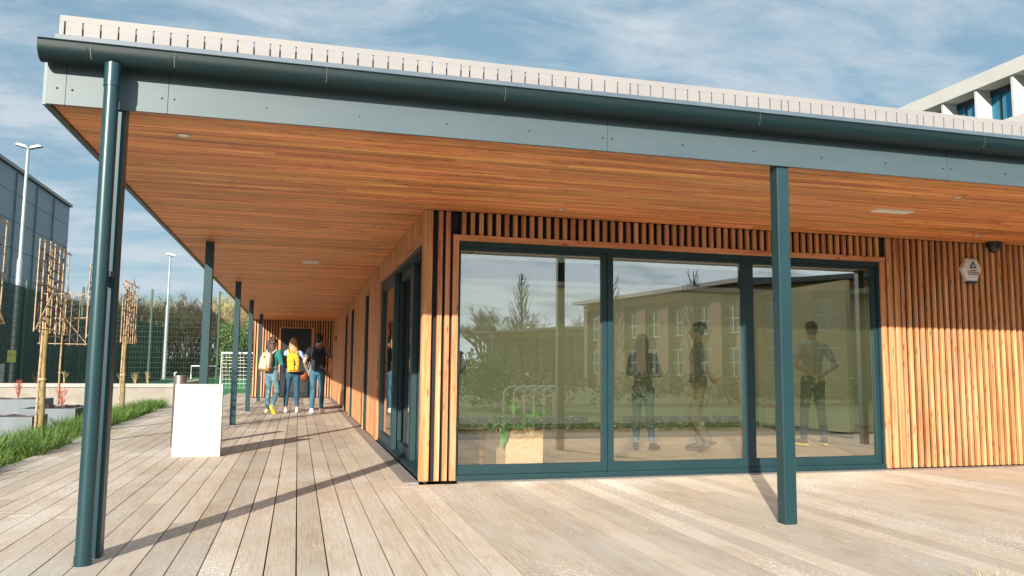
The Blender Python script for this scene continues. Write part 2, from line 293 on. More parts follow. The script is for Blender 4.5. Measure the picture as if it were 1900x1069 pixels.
    def build(s, name, mats, parent=None, smooth=False, loc=None):
        me = s.mesh(name, mats)
        if smooth:
            bm = bmesh.new(); bm.from_mesh(me)
            for e in bm.edges:
                if len(e.link_faces) == 2 and e.calc_face_angle(0) > R(38): e.smooth = False
            for f in bm.faces: f.smooth = True
            bm.to_mesh(me); bm.free()
        o = bpy.data.objects.new(name, me); COL.objects.link(o)
        if parent: o.parent = parent
        if loc: o.location = loc
        return o

def tag(o, label, cat, group=None, kind=None):
    if label: o['label'] = label
    if cat: o['category'] = cat
    if group: o['group'] = group
    if kind: o['kind'] = kind
    return o
def thing(name, label, cat, loc=(0, 0, 0), rz=0, group=None):
    o = bpy.data.objects.new(name, None); COL.objects.link(o); o.location = loc; o.rotation_euler = (0, 0, rz); o.empty_display_size = .1
    return tag(o, label, cat, group)
def struct(o): o['kind'] = 'structure'; return o
def dup(root, loc, rz=None, label=None, scale=None):
    r = root.copy(); COL.objects.link(r); r.location = loc
    if rz is not None: r.rotation_euler = (0, 0, rz)
    if label: r['label'] = label
    if scale: r.scale = (scale,) * 3 if not isinstance(scale, tuple) else scale
    def rec(a, b):
        for ch in list(a.children):
            c = ch.copy(); COL.objects.link(c); c.parent = b; c.matrix_parent_inverse = ch.matrix_parent_inverse.copy(); rec(ch, c)
    rec(root, r); return r
def fused(mb, name, mats, parent=None, vox=.011, smooth=4):
    """union of closed shapes into ONE continuous surface"""
    me = mb.mesh(name, mats); o = bpy.data.objects.new(name, me); COL.objects.link(o)
    md = o.modifiers.new('r', 'REMESH'); md.mode = 'VOXEL'; md.voxel_size = vox; md.use_smooth_shade = True
    ms = o.modifiers.new('s', 'SMOOTH'); ms.factor = .5; ms.iterations = smooth
    dg = bpy.context.evaluated_depsgraph_get(); dg.update()
    nm = bpy.data.meshes.new_from_object(o.evaluated_get(dg)); o.modifiers.clear(); o.data = nm
    bpy.data.meshes.remove(me)
    if parent: o.parent = parent
    return o
def text_mesh(mb, txt, size, place, mi=0, ext=.0012):
    cu = bpy.data.curves.new('t', 'FONT'); cu.body = txt; cu.size = size; cu.extrude = ext; cu.resolution_u = 3; cu.offset = size * .034
    o = bpy.data.objects.new('t', cu); COL.objects.link(o); dg = bpy.context.evaluated_depsgraph_get(); dg.update()
    me = bpy.data.meshes.new_from_object(o.evaluated_get(dg))
    xs = [v.co.x for v in me.vertices]; w = max(xs) - min(xs)
    mb.add([place(v.co) for v in me.vertices], [tuple(p.vertices) for p in me.polygons], mi)
    bpy.data.objects.remove(o); bpy.data.curves.remove(cu); bpy.data.meshes.remove(me); return w

# ================================================================== GROUND
H = 2.64; L = 2.644; W = 2.575; YE = 20.63
g_ = MB(); g_.quad((-700, -700, -.16), (700, -700, -.16), (700, 900, -.16), (-700, 900, -.16)); struct(g_.build('ground', M_ground))
# deck: boards along y, 168 mm pitch; left edge follows the planting bed
def deck_left(y):
    pts = [(-9, -3.98), (1.53, -4.02), (5.55, -4.17), (13.3, -4.32), (16.2, -4.55), (24.5, -4.55)]
    for (a, xa), (b, xb) in zip(pts, pts[1:]):
        if y <= b: return xa + (xb - xa) * (y - a) / (b - a)
    return pts[-1][1]
dk = MB(); pitch = .168; gap = .0062
x = -2.138 - 40 * pitch
while x < 15:
    gap = .0085 if x < .3 else .005
    a, b = x + gap / 2, x + pitch - gap / 2
    xm = (a + b) / 2
    y0 = -9 if xm < .6 else -4.08
    y1 = 20.4 if -2.7 < xm < 0 else 24.5
    if xm > -.16: y1 = -.125
    # clip to the curved left edge: find y range where deck_left(y) < xm
    ys = [y0 + (y1 - y0) * k / 200 for k in range(201)]; ok = [y for y in ys if deck_left(y) < xm + .09]
    if ok:
        runs = []; st = ok[0]; pv = ok[0]
        for y in ok[1:]:
            if y - pv > (y1 - y0) / 200 * 1.5: runs.append((st, pv)); st = y
            pv = y
        runs.append((st, pv))
        for s0, s1 in runs:
            if s1 - s0 > .05:
                # split long boards at staggered butt joints
                cuts = [s0]; c = s0 + random.uniform(3.0, 4.6)
                while c < s1 - .8: cuts.append(c); c += 4.2
                cuts.append(s1)
                for k in range(len(cuts) - 1):
                    zz = random.uniform(-.0012, .0008)
                    dk.box(a, b, cuts[k] + (.0015 if k else 0), cuts[k + 1] - (.0015 if k < len(cuts) - 2 else 0), -.028, zz)
    x += pitch
struct(dk.build('deck', M_deck))
sub = MB(); sub.box(-4.0, 15, -4.06, 0.0, -.155, -.09); sub.box(-4.5, .0, .0, 24.4, -.155, -.09); sub.box(-4.8, .55, -8.95, -4.06, -.155, -.09)
struct(sub.build('deck_substructure', M_soil))
# drainage gratings along the walls
dr = MB(); k = .36
while k < 14: dr.box(k, k + .505, -.118, -.006, -.02, .004 + .0004 * (int(k * 2) % 2)); k += .5
tag(dr.build('drain_grating', M_drain), 'grey gritty drain strip along the foot of the glazed front', 'drain')
dr = MB(); k = .02
while k < 20.3: dr.box(-.155, -.006, k, k + .505, -.02, .003 + .0004 * (int(k * 2) % 2)); k += .5
tag(dr.build('drain_grating', M_drain), 'grey drain strip running back along the foot of the side wall', 'drain')
pv = MB(); pv.box(-60, -5.2, 2, 25.2, -.15, -.142); pv.box(-10.3, 14, 24.52, 25.9, -.141, -.03); struct(pv.build('paving', M_paving))
tf = MB(); tf.box(-10.2, 40, 25.9, 62, -.141, -.02); struct(tf.build('turf_pitch', M_turf))
pv2 = MB(); pv2.box(.7, 9, -6.5, -4.15, -.15, -.12); struct(pv2.build('gravel_strip', M_paving))
tf2 = MB(); tf2.box(-30, 40, -30, -6, -.15, -.13); struct(tf2.build('lawn', M_ground))

# ================================================================== CABIN
cab = thing('timber_pavilion', 'low cedar-clad cabin with deep canopy, batten walls and wide glazed front', 'building')
PB = .0885; BW = .044; BD = .04
# --- front wall battens
fb = MB(); fb.bbox(-.002, .083, -.004, .03, .012, H - .002, .004)          # corner board, front
for bx in (.137, .214): fb.bbox(bx, bx + .047, 0, BD, .012, H - .002, .004)
bx = .372
while bx < 5.24: fb.bbox(bx, bx + BW, 0, BD, 2.413, H - .002, .004); bx += PB
bx = 5.385
while bx < 14: fb.bbox(bx, bx + .046 if bx > 5.5 else bx + .07, 0, BD, .014, H - .002, .004); bx += PB if bx > 5.4 else .098
fb.build('front_batten_cladding', M_batten, cab)
for a, b in ((.287, .345), (5.292, 5.352)):
    tm = MB(); tm.bbox(a, b, -.006, .07, .012, 2.352, .004); tm.build('window_trim_post', M_batten, cab)
tm = MB(); tm.box(.287, 5.352, -.008, .07, 2.354, 2.411); tm.build('window_trim_head', M_trimx, cab)
bk = MB(); bk.box(.085, .34, .045, .16, .0, H); bk.box(.34, 5.3, .072, .16, 2.37, H); bk.box(5.3, 14, .045, .16, .0, H); bk.build('front_backing_wall', M_membrane, cab)
# --- left wall
lw = MB(); lw.bbox(-.006, .03, .031, .105, .012, H - .002, .004)
def clad_left(y0, y1, z0, z1, dx_=0):
    y = y0
    while y < y1 - .03: lw.bbox(-.0 - dx_, BD, y, min(y + .052, y1), z0, z1, .004); y += .0885 * .86
clad_left(.18, 4.62, 2.413, H - .002)
for a, b in ((4.74, 6.12), (6.56, 9.9), (10.36, 12.15), (12.6, YE - .06)): clad_left(a, b, .012, H - .002)
for a, b in ((6.2, 6.48), (9.98, 10.28), (12.23, 12.52)): clad_left(a, b, 2.413, H - .002)
lw.build('side_batten_cladding', M_batten, cab)
st = MB(); st.bbox(-.012, .07, 4.4, 4.70, .01, 2.352, .004); st.build('window_trim_post', M_batten, cab)
for a in (6.12, 9.9, 12.15):
    for q in (0, .40):
        st = MB(); st.bbox(-.045 if q else -.003, .07, a + q, a + q + .06, .01, 2.4, .004); st.build('window_trim_post', M_batten, cab)
for x_, a, b, z_ in ((-.014, .11, 4.74, 2.354), (-.048, 6.18, 6.50, 2.34), (-.048, 9.96, 10.28, 2.34), (-.048, 12.21, 12.53, 2.34)):
    st = MB(); st.box(x_, .07, a, b, z_, z_ + .057); st.build('window_trim_head', M_trimy, cab)
bk = MB(); bk.box(.045, .085, .11, .16, 0, 2.36); bk.box(.072, .16, .11, 4.7, 2.37, H)
for a, b in ((4.65, 6.19), (6.49, 9.97), (10.29, 12.22), (12.53, YE)): bk.box(.045, .16, a, b, 0, H)
for a in (6.19, 9.97, 12.22): bk.box(.075, .16, a, a + .31, 2.37, H)
bk.build('side_backing_wall', M_membrane, cab)
for a in (6.2, 9.98, 12.23):
    f = MB(); f.box(.06, .12, a, a + .03, .02, 2.33); f.box(.06, .12, a + .25, a + .28, .02, 2.33); f.box(-.03, .059, a + .281, a + .319, .02, 2.33); f.box(.06, .12, a + .03, a + .25, .02, .1); f.box(.06, .12, a + .03, a + .25, 2.25, 2.33)
    fo = f.build('slot_window', M_frame, cab); p = MB(); p.box(.09, .1, a + .03, a + .25, .1, 2.25); p.build('pane', M_glass_side, fo)
# --- end wing with the door
ew = MB(); x = -L + .02
while x < -.02:
    z0 = 2.40 if -1.84 < x + .02 < -.68 else .015
    ew.bbox(x, x + .046, YE - .04, YE, z0, H - .002, .004); x += .0885
ew.build('end_batten_cladding', M_batten, cab)
bk = MB(); bk.box(-L, -1.82, YE, YE + .1, 0, H); bk.box(-.66, .0, YE, YE + .1, 0, H); bk.box(-1.82, -.66, YE, YE + .1, 2.40, H); bk.box(-L, -L + .1, YE + .1, YE + 6, 0, H); bk.build('end_backing_wall', M_membrane, cab)
for a in (-1.82, -.73):
    t_ = MB(); t_.box(a, a + .07, YE - .045, YE + .05, .01, 2.36); t_.build('door_trim_post', M_batten, cab)
t_ = MB(); t_.box(-1.82, -.66, YE - .047, YE + .05, 2.362, 2.40); t_.build('door_trim_head', M_trimx, cab)
dd = MB(); dd.box(-1.75, -.73, YE + .0, YE + .05, .01, 2.36)
for k in range(10): dd.add([(-1.60, YE - .012, .2 + k * .065), (-.88, YE - .012, .2 + k * .065), (-.88, YE - .001, .25 + k * .065), (-1.60, YE - .001, .25 + k * .065), (-1.60, YE - .001, .2 + k * .065), (-.88, YE - .001, .2 + k * .065)], [(0, 1, 2, 3), (0, 4, 5, 1)])
do = dd.build('door', M_darkdoor, cab)
h = MB(); h.tube([(-1.62, YE - .01, 1.05), (-1.62, YE - .06, 1.05), (-1.5, YE - .06, 1.05)], .011); h.build('handle', M_galv, do)
# --- soffit boards (run along x)
sf = MB(); y = -W + .012; rng = random.Random(3)
while y < YE - .01:
    y2 = min(y + .098, YE - .045)
    spans = [(-L + .015, (14.2 if y < -.1 else 0.0))]
    for a, b in spans:
        c = a; nx = a + rng.uniform(.8, 3.6)
        while c < b:
            e = min(nx, b)
            sf.box(c + .0008, e - .0008, y, y2 - .004, H, H + .02); c = e; nx = e + rng.uniform(2.2, 3.9)
    y += .098
sf.build('soffit_boards', M_soffit, cab)
rf = MB()
for a in ((-L + .05, 14.2, -W + .05, 1.0), (-L + .05, 14.2, 6.0, YE + 6)): rf.box(a[0], a[1], a[2], a[3], H + .03, H + .38)
rf.box(-L + .05, 1.0, 1.0, 6.0, H + .03, H + .38); rf.box(9.2, 14.2, 1.0, 6.0, H + .03, H + .38); rf.build('roof_deck', M_membrane, cab)
M_opal = bpy.data.materials.new('opal_fill_panel'); M_opal.use_nodes = True; _t = M_opal.node_tree; _t.nodes.clear(); _o = N(_t, 'ShaderNodeOutputMaterial'); _d = N(_t, 'ShaderNodeBsdfTranslucent'); _d.inputs[0].default_value = (.64, .64, .60, 1); _t.links.new(_d.outputs[0], _o.inputs[0])  # opal for the overhead panel added to light the room
rl = MB(); rl.quad((1.0, 1.0, H + .93), (9.2, 1.0, H + .93), (9.2, 6.0, H + .93), (1.0, 6.0, H + .93)); rl.build('added_fill_panel', M_opal, cab)  # added panel over a roof opening, lets daylight in to brighten the room
rs = MB(); rs.box(.97, 1.0, .97, 6.03, 2.585, H + .97); rs.box(9.2, 9.23, .97, 6.03, 2.585, H + .97); rs.box(1.0, 9.2, .97, 1.0, 2.585, H + .97); rs.box(1.0, 9.2, 6.0, 6.03, 2.585, H + .97); rs.build('added_fill_kerb', mat('kerb_grey', (.34, .34, .33), .8), cab)  # added upstand, hides the bright fill panel from the camera
# --- fascia panels
fs = MB(); seams = [-L, -2.538, -1.978, .883, 3.778, 6.67, 9.56, 12.4, 14.2]
for a, b in zip(seams, seams[1:]):
    fs.box(a + .0015, b - .0015, -W, -W + .02, H - .022, H + .26)
fs.build('front_fascia', M_alu, cab)
rv = MB(); rvx = []
for a, b in zip(seams[1:], seams[2:]):
    n = max(1, round((b - a) / .58)); xs = [a + .035] + [a + (b - a) * k / n for k in range(1, n)] + [b - .035]
    rvx += xs
rv.ell((0, 0, 0), (.0065, .004, .0065), 8, 5); r0_ = rv.build('rivet', M_black, cab, loc=(-2.585, -W - .002, H + .075))
for xx in rvx: c_ = r0_.copy(); COL.objects.link(c_); c_.location = (xx, -W - .002, H + .07)
fs = MB(); yy = -W + .022
while yy < YE + .2: fs.box(-L - .02, -L, yy, min(yy + 2.9, YE + .3) - .003, H - .022, H + .26); yy += 2.9
fs.build('side_fascia', M_teal, cab)
dp = MB(); dp.box(-L + .001, 14.2, -W + .021, -W + .03, H - .02, H + .0); dp.box(-L + .001, -L + .014, -W + .031, YE - .05, H - .02, H + .019); dp.build('drip_edge', M_teal, cab)
# --- parapet with slots
pp = MB()
def slotted(x_start, groups):
    x = x_start
    for gi in range(groups):
        for k in range(12):
            x2 = x + .0985; x3 = min(x2, 14.2)
            pp.box(x + .005, x3 - .005, -2.515, -2.50, 3.03, 3.150); x = x2
            if x > 14.1: return
        pp.box(x + .005, x + .0555, -2.515, -2.50, 3.03, 3.150); x += .0605
slotted(-2.582, 14)
pp.box(-2.612, -2.582 - .0055, -2.515, -2.50, 3.03, 3.150)
pp.box(-2.612, 14.2, -2.5155, -2.4995, 3.150, 3.187)
# return along the left side
pp.box(-2.612, -2.597, -2.498, YE + .2, 3.012, 3.187)
pp.build('slotted_parapet_edge', M_para, cab)
gv = MB(); gv.box(-2.59, 14.2, -2.49, -2.30, 3.0, 3.125); gv.build('roof_gravel', M_rust, cab)
fl = MB(); fl.box(-2.625, 14.2, -2.545, -2.53, 2.96, 3.056); fl.add([(-2.61, -2.60, 2.952), (14.2, -2.60, 2.952), (14.2, -2.52, 3.045), (-2.61, -2.52, 3.045), (-2.61, -2.60, 2.90), (14.2, -2.60, 2.90), (14.2, -2.50, 2.90), (-2.61, -2.50, 2.90), (-2.61, -2.50, 3.011), (14.2, -2.50, 3.011)],
       [(0, 1, 2, 3), (4, 5, 1, 0), (3, 2, 9, 8), (5, 4, 7, 6), (8, 9, 6, 7), (0, 3, 8, 7, 4), (1, 5, 6, 9, 2)]); fl.build('edge_flashing', M_flash, cab)
# --- gutter: deep half-round profile with rolled lip, seams and end cap
GZ = 2.922
prof = [(-W - .001, GZ + .03)] + [(-W - .082 - .082 * math.cos(R(a)), GZ - .083 * math.sin(R(a))) for a in range(180, -1, -6)] + [(-W - .166, GZ + .018), (-W - .174, GZ + .025), (-W - .166, GZ + .031), (-W - .158, GZ + .023)]
gt = MB(); n = len(prof)
pieces = [-L - .012, -2.38, -1.93, -1.05, .10, 2.0, 4.0, 6.0, 8.0, 10.0, 12.0, 14.2]
for a, b in zip(pieces, pieces[1:]):
    vs = [(a + .001, p[0], p[1]) for p in prof] + [(b - .001, p[0], p[1]) for p in prof]
    gt.add(vs, [(i, i + 1, n + i + 1, n + i) for i in range(n - 1)])
cap = prof[1:32]
gt.add([(-L - .012, p[0], p[1]) for p in cap] + [(-L - .012, -W - .164, GZ + .02), (-L - .012, -W, GZ + .02)], [tuple(range(len(cap) + 2))])
go = gt.build('gutter', M_gutter, cab, smooth=True)
for a in pieces[1:-1]:
    jn = MB()
    for s_ in (-.018, .012):
        pr2 = [(p[0], p[1]) for p in prof[1:32]]
        vs = [(a + s_ - .002, -W - .082 + (p[0] + W + .082) * 1.01, GZ + (p[1] - GZ) * 1.01) for p in pr2] + [(a + s_ + .003, -W - .082 + (p[0] + W + .082) * 1.01, GZ + (p[1] - GZ) * 1.01) for p in pr2]
        q = len(pr2); jn.add(vs, [(i, i + 1, q + i + 1, q + i) for i in range(q - 1)])
    jn.build('gutter_joint', M_membrane, go)
# --- downpipe
dpz = MB(); px, py = -2.264, -2.70
dpz.tube([(px, py, .0), (px, py, 2.85)], .042, 28); dpz.tube([(px, py, 2.71), (px, py, 2.845)], .046, 28); dpz.tube([(px, py, .0), (px, py, .05)], .046, 28)
po = dpz.build('downpipe', M_teal, cab, smooth=True)
br = MB(); br.box(px - .052, px + .052, py - .0, py + .10, 1.6, 1.63); br.build('pipe_bracket', M_teal, po)
# --- posts
def post(x, y):
    p = MB(); p.bbox(x, x + .1, y, y + .1, .0, H + .02, .006); return p.build('canopy_post', M_teal, cab)
post(2.25, -2.553); post(-2.311, -2.553)
for py_ in (2.835, 7.81, 12.24, 17.59): post(-2.328, py_)
for xx in (7.1, 12.0): post(xx, -2.553)
# --- glazed front (sliding doors)
fw = MB(); Y0 = .022
fw.box(.345, 5.292, Y0, .15, 2.302, 2.369); fw.box(.345, 5.292, Y0 - .01, .15, .002, .056); fw.box(.345, .362, Y0, .15, .056, 2.302); fw.box(5.262, 5.292, Y0, .15, .056, 2.302)
ff = fw.build('glazed_front_frame', M_frame, cab)
sashes = [(.362, 1.936, .377, 1.881, .05, .107), (1.936, 3.60, 2.0, 3.52, .035, .09), (3.60, 5.262, 3.662, 5.214, .05, .107)]
for i, (a, b, ga, gb, ya, yb) in enumerate(sashes):
    s = MB(); s.box(a + .001, ga, ya, yb, .057, 2.301); s.box(gb, b - .001, ya, yb, .057, 2.301); s.box(ga, gb, ya, yb, .057, .144); s.box(ga, gb, ya, yb, 2.266, 2.301)
    s.box(ga, gb, ya + .012, ya + .02, .144, .150); s.build('sliding_sash', M_frame, ff)
    p = MB(); p.box(ga, gb, .078, .084, .146, 2.264); p.build('glass_pane', M_glass, ff)
    p = MB(); p.box(ga + .001, gb - .001, .0875, .0885, .492, 2.264); p.build('privacy_film', M_film, ff)
# lettering band on the panes
M_letter = mat('vinyl_lettering', (.03, .035, .03), .6)
tx = MB()
for k in range(9):
    x0 = .379 + k * .347
    if 1.80 < x0 + .15 < 1.98: continue
    text_mesh(tx, 'THE CABIN', .0755, lambda c, x0=x0: (x0 + c.x * .80, .0755 - c.z, .546 + c.y * 1.12))
# keep only what sits on glass
keep = MB(); 
for f in tx.f:
    xs = [tx.v[i][0] for i in f]; ok = (max(xs) < 1.879 or (min(xs) > 2.002 and max(xs) < 3.50))
    if ok: keep.add([tx.v[i] for i in f], [tuple(range(len(f)))])
keep.build('lettering', M_letter, ff)
hd = MB(); hd.tube([(.372 + .055 * math.sin(R(a)) , .045 - .05 * math.sin(R(a)), 1.15 + .10 * math.cos(R(a))) for a in range(0, 181, 15)], .012, 8)
hd.tube([(.372, .05, 1.04), (.372, .05, 1.26)], .018, 8); hd.build('door_handle', M_black, ff)
# --- side sliding door
sd = MB(); sd.box(.0 + .03, .24, .115, 4.4, 2.30, 2.369); sd.box(.0 + .02, .24, .115, 4.4, .001, .035); sd.box(.03, .24, 4.34, 4.4, .035, 2.30); sd.box(.05, .24, .115, .17, .035, 2.3)
sdo = sd.build('side_door_frame', M_frame, cab)
for (a, b, ga, gb, xa, xb) in ((2.72, 4.33, 2.86, 4.22, .035, .095), (1.5, 2.86, 1.68, 2.76, .11, .17), (.18, 1.6, .28, 1.42, .175, .235)):
    s = MB(); s.box(xa, xb, a, ga, .036, 2.299); s.box(xa, xb, gb, b, .036, 2.299); s.box(xa, xb, ga, gb, .036, .15); s.box(xa, xb, ga, gb, 2.2, 2.299); s.build('sliding_sash', M_frame, sdo)
    p = MB(); p.box((xa + xb) / 2, (xa + xb) / 2 + .006, ga, gb, .15, 2.2); p.build('glass_pane', M_glass_side, sdo)
# --- room inside
iw = MB(); iw.box(.26, 7.5, 6.05, 6.15, .10, 2.58); iw.box(7.45, 7.53, 3.37, 6.05, .10, 2.58); iw.box(7.53, 9.6, 6.05, 6.15, .1, 2.58); iw.box(9.6, 9.7, .2, 6.15, .0, 2.58)
iw.box(.26, .30, 4.45, 6.05, .0, 2.58); iw.box(5.3, 9.6, .165, .2, 0, 2.58); iw.build('inner_wall', M_room, cab)
sk = MB(); sk.box(.26, 7.5, 6.06, 6.14, .0, .10); sk.box(7.46, 7.52, 3.38, 6.04, 0, .10); sk.box(7.53, 9.6, 6.06, 6.14, 0, .1); sk.build('skirting', M_skirt, cab)
cl = MB(); cl.box(.17, 9.65, .165, .97, 2.59, 2.62); cl.box(.17, 9.65, 6.03, 6.15, 2.59, 2.62); cl.box(.17, .97, .9701, 6.029, 2.59, 2.62); cl.box(9.23, 9.65, .9701, 6.029, 2.59, 2.62); cl.build('inner_ceiling', M_ceil, cab)
fl = MB(); y = .16
while y < 6.1: fl.box(.25, 9.6, y, y + .148, -.03, .008); y += .15
fl.build('inner_floor', M_floor, cab)

# ------------------------------------------------------------------ fittings on the cabin
GD = 'recessed downlights in the timber soffit'
def downlight(x, y, label):
    t = thing('downlight', label, 'downlight', (x, y, H), group=GD)
    a = MB(); n = 24; ro, ri = .048, .034
    vs = []
    for r_, z in ((ro, 0.0), (ro, -.004), (ri, -.004), (ri, .0)): vs += [(r_ * math.cos(2 * math.pi * k / n), r_ * math.sin(2 * math.pi * k / n), z) for k in range(n)]
    a.add(vs, [(j * n + k, j * n + (k + 1) % n, (j + 1) * n + (k + 1) % n, (j + 1) * n + k) for j in range(3) for k in range(n)]); a.build('rim', M_steel, t)
    b = MB(); b.stack([(0, 0, -.0028, .033, .033), (0, 0, -.001, .033, .033)], 20); b.build('lens', M_whitepl, t)
downlight(-1.956, -2.033, 'round downlight nearest the downpipe corner of the soffit')
downlight(1.261, -.442, 'small downlight above the left pane of the glazed front')
downlight(-.359, 1.082, 'downlight just outside the side sliding door')
downlight(4.433, -2.012, 'downlight in front soffit beyond the rectangular light, near the fascia')
downlight(6.227, -.455, 'downlight beside the black dome camera')
downlight(-1.997, 4.287, 'downlight near the second walkway post')
downlight(-1.98, 9.14, 'downlight near the third walkway post')
downlight(-.359, 6.575, 'downlight close to the narrow slot windows')
downlight(-1.055, 13.85, 'furthest downlight, above the three walking people')
t = thing('emergency_light', 'flat rectangular pale emergency light in the front soffit', 'emergency light', (4.323, -1.341, H), group='emergency lights')
a = MB(); a.box(-.20, .20, -.065, .065, -.012, 0); a.build('housing', M_whitepl, t); a = MB(); a.box(-.17, .17, -.045, .045, -.016, -.0125); a.build('diffuser', mat('diffuser', (.82, .80, .74), .25), t)
t = thing('emergency_light', 'small square white light unit in the walkway soffit', 'emergency light', (-1.024, 4.381, H), group='emergency lights')
a = MB(); a.box(-.11, .11, -.07, .07, -.03, 0); a.box(-.12, .12, -.08, .08, -.008, -.0005); a.build('housing', M_whitepl, t); a = MB(); a.box(-.035, .085, -.045, .045, -.036, -.031); a.build('diffuser', mat('warm_diffuser', (.8, .62, .42), .3), t)
# dome camera
t = thing('dome_camera', 'black dome security camera hanging from the soffit above the battens', 'camera', (6.80, -.13, H))
a = MB(); a.stack([(0, 0, -.055, .085, .085), (0, 0, -.0, .09, .09)], 28); a.build('base', M_black, t, smooth=True)
a = MB(); a.stack([(0, 0, -.055 - .075 * math.sin(R(q)), max(.07 * math.cos(R(q)), .002), max(.07 * math.cos(R(q)), .002)) for q in (0, 18, 36, 54, 72, 88)][::-1], 28); a.build('dome', mat('smoked_dome', (.02, .02, .022), .05), t, smooth=True)
# alarm bell box
t = thing('alarm_box', 'white hexagonal alarm box with blue triangle emblem on the cedar battens', 'alarm box', (6.545, -.002, 2.31))
def hexagon(rx, rz_t, rz_b, y, c=0): return [(-rx * .52, y, rz_t), (rx * .52, y, rz_t), (rx, y, .01), (rx * .5, y, -rz_b), (-rx * .5, y, -rz_b), (-rx, y, .01)]
a = MB(); v0 = hexagon(.142, .135, .135, 0); v1 = hexagon(.142, .135, .135, -.045); v2 = hexagon(.118, .112, .11, -.062)
a.add(v0 + v1 + v2, [tuple(range(6)), (12, 17, 16, 15, 14, 13)] + [(i, 6 + i, 6 + (i + 1) % 6, (i + 1) % 6) for i in range(6)] + [(6 + i, 12 + i, 12 + (i + 1) % 6, 6 + (i + 1) % 6) for i in range(6)]); a.build('cover', mat('alarm_white', (.68, .66, .64), .35), t)
a = MB(); a.box(-.062, .062, -.052, -.002, -.165, -.1365); a.build('strobe_base', mat('navy_plastic', (.015, .045, .11), .3), t)
a = MB()
for (p, q_) in (((-.04, .02), (.0, .09)), ((.0, .09), (.04, .02)), ((.04, .02), (-.04, .02))):
    a.tube([(p[0], -.0635, p[1]), (q_[0], -.0635, q_[1])], [.0115, .0065] if p[0] < .01 else [.006, .012], 6)
a.build('emblem', mat('emblem_blue', (.02, .12, .28), .4), t)
a = MB()
for z_, w_ in ((-.012, .05), (-.034, .075), (-.056, .08)): 
    k = -w_
    while k < w_: a.box(k, k + .010, -.0640, -.0622, z_ - .006, z_ + .006); k += .0145
a.build('small_print', mat('print_navy', (.05, .08, .14), .5), t)
# red call point on side wall
t = thing('call_point', 'small dark red call point box on the side wall near the end door', 'call point', (-.002, 17.8, 1.95)); a = MB(); a.bbox(-.05, 0, -.09, .09, -.06, .06, .005); a.build('casing', mat('dark_red', (.22, .02, .02), .4), t)
a = MB(); a.box(-.053, -.0505, -.03, .03, -.03, .03); a.build('front_plate', M_black, t)

# ================================================================== THINGS ON THE DECK
t = thing('notice_board', 'white freestanding notice board with faded print on the deck', 'sign', (-2.30, 2.66, 0))
a = MB(); a.add([(-.272, -.045, .004), (.272, -.045, .004), (.268, .0, .862), (-.268, .0, .862), (-.272, -.012, .004), (.272, -.012, .004), (.268, .03, .862), (-.268, .03, .862)], [(0, 1, 2, 3), (5, 4, 7, 6), (4, 0, 3, 7), (1, 5, 6, 2), (3, 2, 6, 7), (4, 5, 1, 0)]); a.build('front_panel', M_white, t)
a = MB(); a.add([(-.272, .12, .004), (.272, .12, .004), (.268, .045, .855), (-.268, .045, .855), (-.272, .145, .004), (.272, .145, .004), (.268, .07, .855), (-.268, .07, .855)], [(0, 1, 2, 3), (5, 4, 7, 6), (4, 0, 3, 7), (1, 5, 6, 2), (3, 2, 6, 7), (4, 5, 1, 0)]); a.build('rear_panel', M_white, t)
a = MB(); a.box(-.275, .275, -.047, -.028, .0, .012); a.box(-.268, .268, -.003, .034, .858, .866); a.build('edge_trim', mat('board_trim', (.33, .33, .32), .5), t)
a = MB(); rg = random.Random(5)
for z_, x0_, n_ in ((.76, -.08, 9), (.66, -.1, 7), (.615, -.12, 4), (.585, -.12, 6), (.55, -.14, 4), (.36, -.16, 5), (.33, -.16, 4), (.30, -.16, 3), (.27, -.16, 5), (.24, -.16, 3), (.36, -.24, 1), (.33, -.24, 1), (.30, -.24, 1), (.27, -.24, 1)):
    x_ = x0_ 
    for k in range(n_):
        w_ = rg.uniform(.012, .028); yy_ = -.045 + .045 * (z_ - .004) / .858 - .0012
        a.box(x_, x_ + w_, yy_ - .0008, yy_ + .0004, z_, z_ + .010); x_ += w_ + .008
a.build('faded_print', M_faint, t)
t = thing('litter_bin', 'brushed steel cylinder bin half hidden behind the white board', 'bin', (-2.675, 3.83, 0))
a = MB(); a.tube([(0, 0, .002), (0, 0, .94)], .082, 32); a.build('body', M_steel, t, smooth=True)
a = MB(); a.tube([(0, 0, .93), (0, 0, .952)], .086, 32); a.build('rim', M_steel, t, smooth=True)
a = MB(); a.tube([(-.07, 0, .95), (-.075, 0, .985), (-.05, 0, .995)], .008, 8); a.build('lid_hook', M_whitepl, t)

